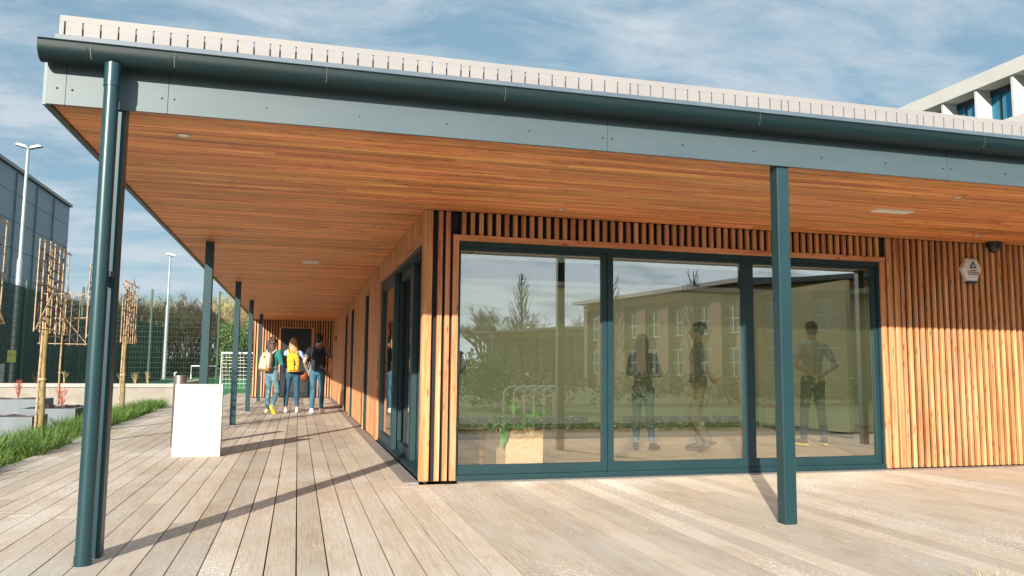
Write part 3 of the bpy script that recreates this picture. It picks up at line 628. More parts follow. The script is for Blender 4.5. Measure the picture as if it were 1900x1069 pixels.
# ------------------------------------------------------------------ ornamental grass along the deck edge
def blades(n, region, h0, h1, M, name, lean=.55, w=.006, seed=1, clump=.10):
    rg = random.Random(seed); g = MB(); cl_ = []
    for i in range(n):
        if i % 42 == 0: cx, cy = region(rg); hc = rg.uniform(h0, h1)
        a_ = rg.uniform(0, 2 * math.pi); rr = clump * math.sqrt(rg.random()); bx_, by_ = cx + rr * math.cos(a_), cy + rr * math.sin(a_)
        h_ = hc * rg.uniform(.6, 1.05); ln = lean * h_ * rg.uniform(.15, 1); a2 = a_ + rg.uniform(-.9, .9); dx_, dy_ = math.cos(a2), math.sin(a2); px_, py_ = -dy_ * w * rg.uniform(.6, 1.2), dx_ * w
        pts = []
        for t_ in (0, .35, .7, 1): pts.append((bx_ + dx_ * ln * t_ ** 2, by_ + dy_ * ln * t_ ** 2, -.14 + h_ * (t_ - .18 * t_ ** 3)))
        ws = (1, .9, .6, .08); vs = []
        for p_, w_ in zip(pts, ws): vs += [(p_[0] - px_ * w_, p_[1] - py_ * w_, p_[2]), (p_[0] + px_ * w_, p_[1] + py_ * w_, p_[2])]
        g.add(vs, [(0, 1, 3, 2), (2, 3, 5, 4), (4, 5, 7, 6)])
    return g.build(name, M)
def reg(rg):
    y_ = rg.uniform(-1.0, 15.6); wd = .62 if y_ < 11 else .62 * (16.2 - y_) / 5.2 + .15
    return deck_left(y_) - .13 - wd * rg.random(), y_
tag(blades(16000, reg, .32, .50, M_grass, 'ornamental_grass', .85, .0055, 2, .14), 'lush green ornamental grass spilling over the left deck edge', 'grass', kind='stuff')
bd = MB(); bd.add([(deck_left(y_) - .01, y_, -.13) for y_ in range(-3, 17)] + [(-5.2, y_, -.13) for y_ in range(16, -4, -1)], [tuple(range(40))]); struct(bd.build('planting_bed', M_soil))
tag(blades(420, lambda rg: (2.26 + rg.uniform(-.13, .2), -4.15 + rg.uniform(-.05, .03)), .20, .27, M_drygrass, 'grass_tuft', 1.0, .0022, 4, .10), 'small straw coloured grass tuft at the front edge of the deck', 'grass', kind='stuff')

# ------------------------------------------------------------------ planters, low wall
def planter(x0, x1, y0, y1, top, label):
    t = thing('planter', label, 'planter', ((x0 + x1) / 2, (y0 + y1) / 2, -.15), group='grey raised planters')
    w, d_, h_ = (x1 - x0) / 2, (y1 - y0) / 2, top + .15; th = .06
    a = MB(); a.box(-w, w, -d_, -d_ + th, 0, h_); a.box(-w, w, d_ - th, d_, 0, h_); a.box(-w, -w + th, -d_ + th, d_ - th, 0, h_); a.box(w - th, w, -d_ + th, d_ - th, 0, h_); a.build('trough', M_planter, t)
    rg = random.Random(int(y0 * 10)); s = MB(); nx_, ny_ = 14, 8
    for i in range(nx_ + 1):
        for j in range(ny_ + 1): s.v.append((-w + th + (2 * w - 2 * th) * i / nx_, -d_ + th + (2 * d_ - 2 * th) * j / ny_, h_ - .05 + rg.uniform(-.01, .07)))
    s.f = [(i * (ny_ + 1) + j, (i + 1) * (ny_ + 1) + j, (i + 1) * (ny_ + 1) + j + 1, i * (ny_ + 1) + j + 1) for i in range(nx_) for j in range(ny_)]; s.m = [0] * len(s.f)
    s.build('soil', M_soil, t); return t
planter(-8.2, -5.13, 6.35, 7.15, .26, 'grey planter at the left picture edge, nearest of the three troughs')
planter(-6.05, -5.12, 8.8, 10.3, .26, 'grey planter just behind the nearest trough, beside the thick tree trunk')
planter(-9.0, -6.6, 12.0, 13.0, .30, 'dark grey planter furthest back, in front of the low concrete wall')
def twiggy(name, label, cat, loc, n, h_, spread, M, group=None, seed=0, r0=.006):
    rg = random.Random(seed); g = MB()
    for i in range(n):
        a_ = rg.uniform(0, 6.28); ln = spread * rg.random(); hh = h_ * rg.uniform(.5, 1); p = [(0, 0, 0)]; 
        for k in range(1, 4): p.append((math.cos(a_) * ln * k / 3 + rg.uniform(-.02, .02), math.sin(a_) * ln * k / 3 + rg.uniform(-.02, .02), hh * k / 3))
        g.tube(p, [r0, r0 * .8, r0 * .5, r0 * .25], 4)
        for q in range(3):
            b_ = Vector(p[2]) ; a3 = rg.uniform(0, 6.28); g.tube([b_, b_ + Vector((math.cos(a3) * .06, math.sin(a3) * .06, hh * .3))], [r0 * .4, r0 * .2], 3)
    o = g.build(name, M, loc=loc); return tag(o, label, cat, group)
twiggy('dogwood_shrub', 'bare red-stemmed shrub in the nearest planter at left', 'shrub', (-6.0, 6.8, .27), 14, .34, .14, M_twig, 'bare shrubs in planters', 1)
twiggy('dogwood_shrub', 'bright red-stemmed shrub in the planter behind the thick tree trunk', 'shrub', (-5.55, 9.6, .27), 16, .42, .16, M_redtwig, 'bare shrubs in planters', 2)
twiggy('dogwood_shrub', 'red-stemmed shrub in the furthest planter at the left', 'shrub', (-7.15, 12.4, .30), 16, .45, .2, M_redtwig, 'bare shrubs in planters', 3)
t = thing('low_wall', 'long low pale concrete retaining wall behind the grass', 'wall', (-10, 16.4, -.15))
a = MB(); a.box(-12, 5.55, -.08, .16, 0, .60); a.box(5.32, 5.55, .16, 8.0, 0, .60); a.build('wall_face', M_conc, t)
a = MB(); a.box(-12, 5.60, -.12, .20, .602, .70); a.box(5.27, 5.60, .2, 8.0, .602, .70); a.build('coping', M_coping, t)
rb = MB(); rb.box(-22, -4.70, 16.61, 18.2, -.15, .48); struct(rb.build('raised_bed', M_soil))
for k, (x_, M__, lab) in enumerate(((-8.1, M_twig, 'thin dark plant on the raised bed behind the low wall, left of the tall tree'), (-7.4, M_drygrass, 'straw coloured grass tuft in the raised bed beside the downpipe'), (-5.95, M_drygrass, 'pale dry plant on the raised bed right of the corner post'), (-5.6, M_drygrass, 'pair of pale dry stems on the raised bed near the floodlight mast'), (-5.25, M_drygrass, 'rightmost dry plant on the raised bed above the low wall'))):
    twiggy('dry_plant', lab, 'plant', (x_, 16.9, .48), 9, .42, .12, M__, 'dry plants on the raised bed', 20 + k, .008)

# ------------------------------------------------------------------ pleached trees with cane frames
def pleached():
    t = thing('pleached_tree', '', 'tree')
    a = MB(); rg = random.Random(8)
    a.tube([(0, 0, 0), (.01, .0, .6), (-.01, .01, 1.2), (.0, .0, 1.8), (.01, 0, 2.4), (0, .01, 3.0)], [.044, .041, .037, .031, .02, .01], 10); a.build('trunk', M_bark, t, smooth=True)
    a = MB(); a.tube([(-.062, -.02, 0), (-.058, -.015, 1.0), (-.045, -.01, 1.95)], .018, 8); a.tube([(-.01, 0, .99), (-.01, 0, 1.02)], .058, 10, 0); a.build('stake', M_cane, t)
    c = MB(); W2 = .76; z0, z1 = 1.76, 3.02
    for k in range(7):
        y_ = -W2 + 2 * W2 * k / 6 + rg.uniform(-.02, .02); c.tube([(.045, y_, z0 - .06), (.045, y_ + rg.uniform(-.02, .02), z1 + rg.uniform(.02, .09))], .0095, 6)
    for z_ in (z0, z0 + .63, z1): c.tube([(.065, -W2 - .07, z_ + rg.uniform(-.03, .03)), (.065, W2 + .07, z_ + rg.uniform(-.03, .03))], .0105, 6)
    c.tube([(.085, -W2 - .05, z0 - .02), (.085, .0, z0 + .66)], .011, 6); c.tube([(.085, W2 + .05, z0 - .02), (.085, .0, z0 + .66)], .011, 6)
    c.build('cane_frame', M_cane, t)
    b = MB()
    for k in range(16):
        z_ = 1.8 + k * .075; sgn = 1 if k % 2 else -1; p = [(0, 0, z_)]; 
        for j in range(1, 6): p.append((rg.uniform(-.03, .06), sgn * W2 * j / 5 * rg.uniform(.9, 1.05), z_ + .07 * j * rg.uniform(.2, 1.1) - .02 * j))
        b.tube(p, [.017, .014, .011, .009, .007, .005], 5)
        for q in range(4):
            v_ = Vector(p[rg.randint(1, 5)]); b.tube([v_, v_ + Vector((rg.uniform(-.05, .05), rg.uniform(-.1, .1), rg.uniform(.05, .2)))], [.005, .002], 4)
    b.build('branches', M_twig, t); return t
pt = pleached(); GP = 'pleached trees with bamboo frames'
pt.location = (-4.87, 5.84, -.15); tag(pt, 'nearest whole pleached tree, thick yellowish trunk and bamboo frame left of corner post', 'tree', GP)
dup(pt, (-4.87, 2.95, -.15), 0, 'pleached tree cut by the left picture edge, only frame tips showing')
dup(pt, (-4.87, 8.75, -.15), 0, 'pleached tree mostly hidden behind the downpipe')
dup(pt, (-4.87, 11.6, -.15), 0, 'pleached tree just right of the corner post, by the low wall')
dup(pt, (-7.0, 14.9, -.15), R(86), 'lower-looking pleached tree behind the nearest one, frame facing the camera', (.7, .7, 1))

# ------------------------------------------------------------------ fence, screen, goals
t = thing('sports_fence', 'tall green welded mesh fence between deck and sports pitch', 'fence', (-4.27, 25.9, -.1)); FH = 4.0
xs = [-6.0 + .0, -4.95, -2.5, 0, 2.5]
for k in range(5):
    a = MB(); a.bbox(xs[k] - .035, xs[k] + .035, -.035, .035, 0, FH + .12, .005); a.build('fence_post', M_fence, t)
for k in range(4):
    a = MB(); z_ = .05
    while z_ < FH: a.box(xs[k] + .036, xs[k + 1] - .036, -.006, .0, z_, z_ + .007); z_ += .2
    x_ = xs[k] + .06
    while x_ < xs[k + 1] - .04: a.box(x_, x_ + .004, .001, .006, .03, FH + .02); x_ += .1
    a.build('mesh_panel', M_fence, t)
t = thing('windscreen_fence', 'dark green netting windscreen running back along the pitch side', 'fence', (-10.4, 37, -.15))
a = MB(); a.box(-.01, .0, -16.5, 15.1, .05, 3.86); a.build('netting', M_screen, t)
for k in range(13):
    a = MB(); a.bbox(.01, .07, -16.5 + k * 2.63, -16.43 + k * 2.63, 0, 4.1, .005); a.build('fence_post', M_fence, t)
a = MB(); z_ = .3
while z_ < 4: a.box(.012, .022, -16.4, 15.1, z_, z_ + .012); z_ += .3
a.build('fence_wires', M_fence, t)
def goal(loc, w, h_, dpt, label, net=True, seed=1):
    t = thing('football_goal', label, 'goal', loc, group='goals on the pitch'); M = mat('goal_white', (.75, .75, .76), .4) if 'goal_white' not in bpy.data.materials else bpy.data.materials['goal_white']
    a = MB(); r_ = .05
    a.tube([(0, 0, 0), (0, 0, h_), (w, 0, h_), (w, 0, 0)], r_, 8)
    a.build('goal_frame', M, t)
    if net:
        b = MB(); n_ = int(w / .16); mz = int(h_ / .16)
        for i in range(n_ + 1): x_ = w * i / n_; b.tube([(x_, .05, h_), (x_, dpt * .5, h_ - .02), (x_, dpt, .0)], .010, 3)
        for j in range(mz + 1): f_ = j / mz; b.tube([(0, .05 + (dpt - .05) * f_, h_ * (1 - f_ ** 1.3)), (w, .05 + (dpt - .05) * f_, h_ * (1 - f_ ** 1.3))], .010, 3)
        for j in range(1, mz):
            z_ = h_ * j / mz; b.tube([(0, .05, z_), (0, dpt * (1 - j / mz), z_)], .010, 3)
        b.build('net', M, t)
goal((-4.62, 31.8, -.02), 3.2, 1.66, 1.0, 'white goal with net showing between the walkway posts')
goal((-8.96, 57, -.02), 1.75, .98, .8, 'small distant white goal frame beyond the fence', net=False)

# ------------------------------------------------------------------ floodlight masts
def mast(loc, hgt, zs, r0, r1, label, heads):
    t = thing('floodlight_mast', label, 'floodlight', loc, group='floodlight masts')
    a = MB(); a.tube([(0, 0, 0), (0, 0, zs)], [r0, r0 * .95], 12); a.tube([(0, 0, zs), (0, 0, zs + .15), (0, 0, hgt)], [r0 * .9, r1 * 1.3, r1], 10); a.build('mast_pole', M_galv, t, smooth=True)
    a = MB(); w_ = max(abs(h[0]) for h in heads); a.tube([(-w_, 0, hgt), (w_, 0, hgt)], .04, 6); a.build('cross_arm', M_galv, t)
    for hx, tilt, sc in heads:
        b = MB(); b.add([Matrix.Rotation(tilt, 3, 'Y') @ Vector(v) * sc for v in [(-.42, -.2, .0), (.42, -.2, .0), (.42, .2, .0), (-.42, .2, 0), (-.30, -.15, .18), (.2, -.15, .18), (.2, .15, .18), (-.3, .15, .18)]], [(0, 3, 2, 1), (4, 5, 6, 7), (0, 1, 5, 4), (1, 2, 6, 5), (2, 3, 7, 6), (3, 0, 4, 7)])
        b.v = [(v[0] + hx, v[1], v[2] + hgt + .02) for v in b.v]; b.build('lamp_head', M_galv, t)
    return t
m1 = mast((-16.0, 40.7, -.15), 13.1, 6.8, .17, .085, 'tall floodlight mast with two lamp heads before the blue-grey hall', [(-.30, .25, .85), (.40, -.28, .8)])
a = MB(); a.box(-.21, .21, -.25, -.235, 1.25, 1.9); a.build('notice_plate', mat('lime_notice', (.55, .68, .12), .5), m1)
m2 = mast((-11.75, 62.9, -.15), 10.2, 6.0, .15, .07, 'slimmer single-head floodlight mast seen between corner post and walkway', [(.1, .2, 1.1)])
t = thing('utility_cabinet', 'pale grey utility cabinet with sloping lid at the left edge', 'cabinet', (-12.1, 26.6, -.15))
a = MB(); a.add([(-.5, -.25, 0), (.24, -.25, 0), (.24, .25, 0), (-.5, .25, 0), (-.5, -.25, .95), (.24, -.25, 1.25), (.24, .25, 1.25), (-.5, .25, .95)], [(0, 3, 2, 1), (4, 5, 6, 7), (0, 1, 5, 4), (1, 2, 6, 5), (2, 3, 7, 6), (3, 0, 4, 7)]); a.build('casing', M_galv, t)
a = MB(); a.box(-.3, .0, -.256, -.251, .3, .75); a.tube([(-.05, -.25, .55), (-.05, -.29, .55)], .02, 8); a.build('hatch', M_winw, t)

# ------------------------------------------------------------------ hall
t = thing('sports_hall', 'huge blue-grey panel-clad hall behind the left trees', 'building', (-25, 84, -.15))
a = MB(); a.box(-40, -.12, -44, -.05, 0, 17.5); a.build('hall_core', M_halldark, t)
a = MB(); ys = [0, -5.65, -10.9, -16.4, -21.9, -27.4, -32.9, -38.4, -44]; zs = [0, 1.5, 3.85, 6.2, 8.55, 10.9, 13.25, 15.6, 17.6]
for y1_, y0_ in zip(ys, ys[1:]):
    for z0_, z1_ in zip(zs, zs[1:]): a.box(-.115, 0, y0_ + .03, y1_ - .03, z0_ + .022, z1_ - .022)
a.box(-40, -.12, -.045, .0, 0, 17.6); a.build('cladding_panels', M_hall, t)
for y_ in ys[1:7]:
    a = MB(); a.tube([(.08, y_, 0), (.08, y_, 17.4)], .055, 8); a.build('rainwater_pipe', M_flash, t)
a = MB(); a.box(-40.1, .25, -44.1, .1, 17.62, 17.9); a.build('roof_edge', M_para, t)

# ------------------------------------------------------------------ office building, upper right
t = thing('office_block', 'white rendered office block with deep window fins rising over the roof at right', 'building', (26, 42, -.15))
a = MB(); a.box(.8, 16, -38, 0, 0, 13.0); a.box(-.02, .799, -38, 0, 0, 11.37); a.build('wall', M_office, t)
a = MB(); a.box(-.08, 16.1, -38.1, .1, 13.05, 13.64); a.build('roof_parapet', M_office, t)
a = MB(); a.box(3.0, 14, -19.5, -3, 13.73, 14.15); a.build('roof_plant', M_hall, t)
y_ = -.45
k = 0
while y_ > -37.5:
    f = MB(); f.box(.0, .80, y_ - .11, y_, 11.372, 13.048); f.build('window_fin', M_office, t)
    g = MB(); g.box(.775, .798, y_ - 1.65, y_ - .12, 11.38, 12.85); w_ = g.build('window', M_bluegl, t)
    g = MB(); g.box(.72, .774, y_ - 1.65, y_ - .12, 12.78, 13.04); g.box(.74, .774, y_ - .6, y_ - .52, 11.38, 12.779); g.box(.73, .774, y_ - 1.25, y_ - 1.12, 11.38, 12.779); g.build('mullions', M_bluedk, w_)
    y_ -= 1.77

# ------------------------------------------------------------------ winter trees
def bare_tree(seed, hgt, spread, depth, r0, M, up=.55, nb=4, trunkf=.32):
    rg = random.Random(seed); g = MB(); tr = MB()
    def grow(p, d_, L_, r_, lv):
        q = p + d_ * L_; mid = p + d_ * L_ * .5 + Vector((rg.uniform(-1, 1), rg.uniform(-1, 1), 0)) * L_ * .05
        (tr if lv == 0 else g).tube([p, mid, q], [r_, r_ * .85, r_ * .65], 6 if lv == 0 else (4 if lv < 3 else 3))
        if lv >= depth: return
        for k in range(nb + (1 if lv == 0 else 0)):
            a_ = rg.uniform(0, 6.28); s_ = spread * rg.uniform(.5, 1.2); nd = (d_ + Vector((math.cos(a_) * s_, math.sin(a_) * s_, up * rg.uniform(-.1, .5)))).normalized()
            st_ = p + (q - p) * rg.uniform(.55 if lv else .7, 1.0); grow(st_, nd, L_ * rg.uniform(.55, .85), r_ * .55, lv + 1)
    grow(Vector((0, 0, 0)), Vector((0, 0, 1)), hgt * trunkf, r0, 0)
    zmax = max(v[2] for v in g.v); s_ = hgt / zmax
    g.v = [(v[0] * s_, v[1] * s_, v[2] * s_) for v in g.v]; tr.v = [(v[0] * s_, v[1] * s_, v[2] * s_) for v in tr.v]
    t = thing('winter_tree', '', 'tree')
    tr.build('trunk', M, t); g.build('crown', M, t); return t
M_wb = [mat('winter_twig_tan', (.30, .21, .12), .85, noise=((.40, .30, .16), (.3, .3, .3), .4, .65), island=.35), mat('winter_twig_grey', (.20, .155, .11), .85, noise=((.30, .24, .15), (.3, .3, .3), .4, .65), island=.35), mat('winter_twig_olive', (.26, .24, .10), .85, noise=((.34, .32, .13), (.3, .3, .3), .4, .65), island=.35)]
GW = 'bare winter trees of the wood beyond the pitch'; LW = 'bare brownish winter tree in the wood beyond the fence'
protos = []
rg = random.Random(11)
slots = []
for row, (yy, n_, xl, xr, hh) in enumerate(((88, 13, -38, 6, 8.8), (101, 14, -45, 8, 10.2), (116, 15, -52, 10, 11.6))):
    for k in range(n_): slots.append((xl + (xr - xl) * (k + rg.uniform(.2, .8)) / n_, yy + rg.uniform(-4, 4), hh * rg.uniform(.88, 1.08)))
for i, (x_, y_, h_) in enumerate(slots):
    j = i % 4
    if i < 4:
        o = bare_tree(30 + i, 10, .62, 5, .17, M_wb[i % 3], nb=4, trunkf=.22); protos.append(o); tag(o, LW, 'tree', GW); o.location = (x_, y_, -.15); o.scale = (h_ / 10 * 1.15,) * 2 + (h_ / 10,)
    else: dup(protos[j], (x_, y_, -.15), rg.uniform(0, 6.28), None, (h_ / 10 * 1.15, h_ / 10 * 1.15, h_ / 10))
def leafmass(g, c, r, n, size, rg, shell=.35):
    for _ in range(n):
        while True:
            v = Vector((rg.uniform(-1, 1), rg.uniform(-1, 1), rg.uniform(-1, 1)))
            if shell < v.length <= 1: break
        p = Vector((c[0] + v.x * r[0], c[1] + v.y * r[1], c[2] + v.z * r[2])); a_ = Vector((rg.uniform(-1, 1), rg.uniform(-1, 1), rg.uniform(-.6, .9))).normalized(); b_ = a_.cross(Vector((rg.uniform(-1, 1), rg.uniform(-1, 1), rg.uniform(-1, 1)))).normalized(); s_ = size * rg.uniform(.5, 1.3)
        g.add([p - a_ * s_, p - b_ * s_ * .5, p + a_ * s_, p + b_ * s_ * .5], [(0, 1, 2, 3)])
def bush_tree(seed, hgt, rad, M, nl, size, name='ivy_tree', trunk=True):
    rg = random.Random(seed); g = MB()
    for k in range(15):
        a_ = rg.uniform(0, 6.28); rr = rad * .6 * math.sqrt(rg.random()); z_ = hgt * rg.uniform(.22, .85); s_ = rad * rg.uniform(.28, .55) * (1.1 - .5 * z_ / hgt)
        leafmass(g, (rr * math.cos(a_), rr * math.sin(a_), z_), (s_, s_, s_ * 1.25), nl // 15, size, rg)
    t = thing(name, '', 'tree'); b = MB()
    b.tube([(0, 0, 0), (.1, 0, hgt * .5), (0, .1, hgt * .85)], [.14, .09, .03], 7); b.build('trunk', M_wbark2, t); g.build('crown', M, t); return t
iv = bush_tree(5, 6, 2.2, M_leaf, 2600, .11); GI = 'ivy covered and evergreen trees before the wood'
iv.location = (-6.6, 66, -.15); iv.scale = (.85, .85, .95); tag(iv, 'dense green bushy tree left of the second walkway post, behind the goal', 'tree', GI)
for i, (x_, y_, s_, lb) in enumerate(((-3.4, 68, 1.0, 'green bushy tree showing just above the goal net'), (-11.2, 84, .42, 'dark green undergrowth tree below the brown wood, right of slim mast'), (-16.4, 84, .45, 'dark green undergrowth tree between the windscreen end and slim mast'), (-13.8, 85, .38, 'low dark shrub mass in the middle of the wood edge'), (-20.5, 84, .45, 'dark evergreen showing over the windscreen left of the mast'), (-8.8, 83, .5, 'dark bush behind the small distant goal'), (.6, 72, 1.05, 'olive green bushy tree nearest the end wall of the walkway'), (-5.2, 80, .8, 'green tree rising behind the bushy goal tree'))): dup(iv, (x_, y_, -.15), i * 1.3, lb, s_)
# low scrub belt
g = MB(); rg = random.Random(78)
for k in range(15000):
    y_ = rg.uniform(86, 112); p = Vector((rg.uniform(-48, 10), y_, rg.random() ** 1.3 * (5.5 + (y_ - 86) * .14))); d_ = Vector((rg.uniform(-.5, .5), rg.uniform(-.4, .4), 1)).normalized(); ln = rg.uniform(.7, 1.9); w_ = Vector((rg.uniform(.03, .06), rg.uniform(-.03, .03), 0))
    g.add([p - w_, p + w_, p + d_ * ln + w_ * .4, p + d_ * ln - w_ * .4], [(0, 1, 2, 3)])
tag(g.build('thicket', mat('thicket_brown', (.20, .15, .08), .9, island=.45)), 'dense brown winter thicket filling the foot of the far wood', 'thicket', kind='stuff')
g = MB(); rg = random.Random(77)
for k in range(70): leafmass(g, (rg.uniform(-38, 6), rg.uniform(76, 86), rg.uniform(.3, 1.3)), (1.6, 1.2, rg.uniform(.8, 1.5)), 75, .16, rg, .1)
tag(g.build('undergrowth', mat('scrub_dark', (.035, .05, .025), .8, island=.4)), 'dark tangled undergrowth along the far side of the pitch', 'undergrowth', kind='stuff')

# ------------------------------------------------------------------ what the glass reflects (behind the camera)
def facade(name, label, p1, p2, hgt, depth, rows, nwin, M, ww=.62, hw=1.5):
    v = Vector((p2[0] - p1[0], p2[1] - p1[1])); Ln = v.length; ang = math.atan2(v.y, v.x)
    t = thing(name, label, 'building', (p1[0], p1[1], -.15), ang)
    a = MB(); a.box(0, Ln, -depth, -.25, 0, hgt); pier = Ln / nwin
    for k in range(nwin + 1): a.box(max(0, k * pier - pier * (1 - ww) / 2), min(Ln, k * pier + pier * (1 - ww) / 2), -.249, 0, 0, hgt - .5)
    a.build('brick_wall', M, t)
    a = MB(); a.box(-.02, Ln + .02, -.24, .03, hgt - .499, hgt - .15); a.build('band', M_brick2, t)
    a = MB(); a.add([(-.4, .7, hgt - .1), (Ln + .4, .7, hgt - .1), (Ln + .4, -depth, hgt + .5), (-.4, -depth, hgt + .5), (-.4, .7, hgt + .1), (Ln + .4, .7, hgt + .1), (Ln + .4, -depth, hgt + .9), (-.4, -depth, hgt + .9)], [(0, 3, 2, 1), (4, 5, 6, 7), (0, 1, 5, 4), (1, 2, 6, 5), (2, 3, 7, 6), (3, 0, 4, 7)]); a.build('roof', M_roofm, t)
    for z0_ in rows:
        for k in range(nwin):
            x0_, x1_ = k * pier + pier * (1 - ww) / 2, (k + 1) * pier - pier * (1 - ww) / 2
            w_ = MB(); w_.box(x0_, x1_, -.245, -.22, z0_, z0_ + hw); wo = w_.build('window', M_wing, t)
            w_ = MB(); n_ = 2
            for q in range(n_ + 1): xx = x0_ + (x1_ - x0_) * q / n_; w_.box(xx - .035, xx + .035, -.219, -.17, z0_, z0_ + hw)
            for zz in (z0_, z0_ + hw * .5, z0_ + hw): w_.box(x0_, x1_, -.218, -.175, zz - .035, zz + .035)
            w_.build('frame', M_winw, wo)
    return t
facade('brick_school', 'low brick building reflected in the left pane beyond bare trees', (13.2, -53.2), (18.6, -42.0), 3.95, 9, (1.1,), 7, M_brick, .55, 1.5)
facade('brick_school', 'taller two-storey brick building reflected in the middle pane', (16.6, -40.2), (18.9, -24.8), 5.35, 12, (.9, 3.0), 7, M_brick, .6, 1.35)
facade('brick_school', 'end of the brick building reflected in the right pane', (19.1, -24.6), (24.0, -17.0), 5.2, 10, (.9, 3.0), 4, M_brick, .5, 1.3)
M_hoop = mat('polished_hoop', (.75, .77, .78), .2, .9)
for k, lb in enumerate(('leftmost steel cycle hoop reflected above the woven planter', 'second steel cycle hoop from the left in the reflection', 'middle steel cycle hoop in the reflection', 'fourth steel cycle hoop in the reflection', 'rightmost steel cycle hoop, reflected beside the dark post')):
    a = MB(); a.tube([(-.19, 0, 0), (-.19, 0, .72)] + [(-.19 * math.cos(R(q)), 0, .72 + .17 * math.sin(R(q))) for q in range(15, 180, 15)] + [(.19, 0, .72), (.19, 0, 0)], .021, 8)
    tag(a.build('cycle_hoop', M_hoop, loc=(2.62 + k * .205, -6.05 - k * .06, -.13), smooth=True), lb, 'cycle rack', 'steel cycle hoops')
GR = 'bare trees reflected in the glass'
def narrow_tree(seed, hgt):
    rg = random.Random(seed); t = thing('winter_tree', '', 'tree'); a = MB(); a.tube([(0, 0, 0), (.03, 0, hgt * .5), (0, 0, hgt)], [.12, .07, .02], 8); a.build('trunk', M_wbark2, t); b = MB()
    for k in range(46):
        z_ = hgt * (.25 + .7 * k / 46); a_ = k * 2.4 + rg.uniform(-.3, .3); L_ = hgt * .17 * (1.25 - .9 * k / 46) * rg.uniform(.7, 1.2); p = Vector((0, 0, z_)); q = p + Vector((math.cos(a_) * L_ * .45, math.sin(a_) * L_ * .45, L_ * .6)); r_ = q + Vector((math.cos(a_) * L_ * .2, math.sin(a_) * L_ * .2, L_ * .8))
        b.tube([p, q, r_], [.035, .025, .012], 4)
        for j in range(6):
            u_ = p.lerp(q, rg.uniform(.3, 1)) if j % 2 else q.lerp(r_, rg.random()); a2 = a_ + rg.uniform(-1.6, 1.6); b.tube([u_, u_ + Vector((math.cos(a2) * L_ * .2, math.sin(a2) * L_ * .2, L_ * rg.uniform(.2, .5)))], [.014, .007], 3)
    b.build('crown', M_wbark2, t); return t
rt = bare_tree(91, 7.0, .8, 5, .16, M_wbark2, up=.25, nb=4, trunkf=.3); rt.location = (14.6, -60.3, -.15); tag(rt, 'round-crowned bare tree reflected at the left of the left pane', 'tree', GR)
dup(rt, (19.5, -62, -.15), 2.0, 'spreading bare tree reflected just left of the dark reflected post', .95)
dup(rt, (29.6, -77, -.15), 4.0, 'small round bare tree reflected right of the dark reflected post', 1.1)
dup(rt, (16.4, -64, -.15), 5.0, 'second round bare tree reflected beside the tall narrow one', 1.0)
rt2 = narrow_tree(92, 8.3); rt2.location = (15.05, -49.6, -.15); tag(rt2, 'tall narrow bare tree reflected in the left pane', 'tree', GR)
dup(rt2, (14.2, -21, -.15), 1.0, 'slim bare tree reflected before the brick windows in the middle pane', .62)
dup(rt2, (11.3, -22.5, -.15), 2.0, 'slim bare sapling reflected left of the standing man indoors', .6)
g = MB(); rg = random.Random(15)
for k in range(26): leafmass(g, (rg.uniform(-.9, 1.1), rg.uniform(-.6, .6), rg.uniform(.3, 1.5)), (.5, .5, .5), 130, .07, rg, .2)
tag(g.build('laurel_bush', M_leafdark, loc=(3.9, -15.8, -.15)), 'vivid green laurel bush reflected at the left of the left pane', 'bush')
g = MB()
for k in range(90): leafmass(g, (rg.uniform(5.2, 22), rg.uniform(-18.6, -17.4), rg.uniform(.1, .75)), (.6, .5, .4), 60, .09, rg, .2)
tag(g.build('low_hedge', mat('olive_hedge', (.10, .11, .04), .7, island=.4)), 'long olive hedge reflected across the panes below the brick buildings', 'hedge', kind='stuff')
g = MB()
for k in range(120): leafmass(g, (rg.uniform(.9, 9), rg.uniform(-8.4, -6.7), -.1), (.28, .25, .12), 40, .04, rg, .1)
tag(g.build('ground_cover', M_leafdark), 'dark low ground cover planted in front of the deck', 'ground cover', kind='stuff')
t = thing('street_lamp', 'lamp post with lantern reflected at left of the left pane', 'lamp post', (8.3, -31.1, -.15)); a = MB(); a.tube([(0, 0, 0), (0, 0, 3.0)], [.06, .045], 8); a.build('lamp_pole', M_galv, t)
a = MB(); a.stack([(0, 0, 3.0, .08, .08), (0, 0, 3.05, .2, .2), (0, 0, 3.25, .22, .22), (0, 0, 3.33, .05, .05)], 12); a.build('lantern', M_black, t)

# ================================================================== PEOPLE
M_skin = mat('skin', (.52, .30, .21), .5, noise=((.58, .34, .24), (20, 20, 20), .35, .7))
M_skind = mat('deep_skin', (.22, .12, .08), .5, noise=((.26, .15, .10), (20, 20, 20), .35, .7))
M_eye = mat('eye_white', (.7, .7, .68), .3); M_iris = mat('iris', (.05, .03, .02), .3); M_lip = mat('lips', (.42, .14, .12), .5)
def cloth(name, c, c2=None, r=.85): return mat(name, c, r, noise=((c2 or tuple(min(1, x * 1.5 + .01) for x in c)), (9, 9, 4), .38, .68), bump=((28, 28, 16), .8))
M_jeanlight = cloth('light_denim', (.06, .135, .19), (.14, .25, .31)); M_jeannavy = cloth('navy_denim', (.012, .055, .105), (.03, .10, .17)); M_jeanblue = cloth('blue_denim', (.012, .065, .115), (.06, .17, .25)); M_jeandark = cloth('shaded_denim', (.02, .045, .07), (.05, .09, .13))
M_tealtop = cloth('teal_jacket', (.012, .13, .14), (.02, .20, .19)); M_chambray = cloth('chambray', (.18, .29, .45), (.32, .44, .58)); M_greytee = cloth('grey_tee', (.13, .14, .18), (.2, .21, .25))
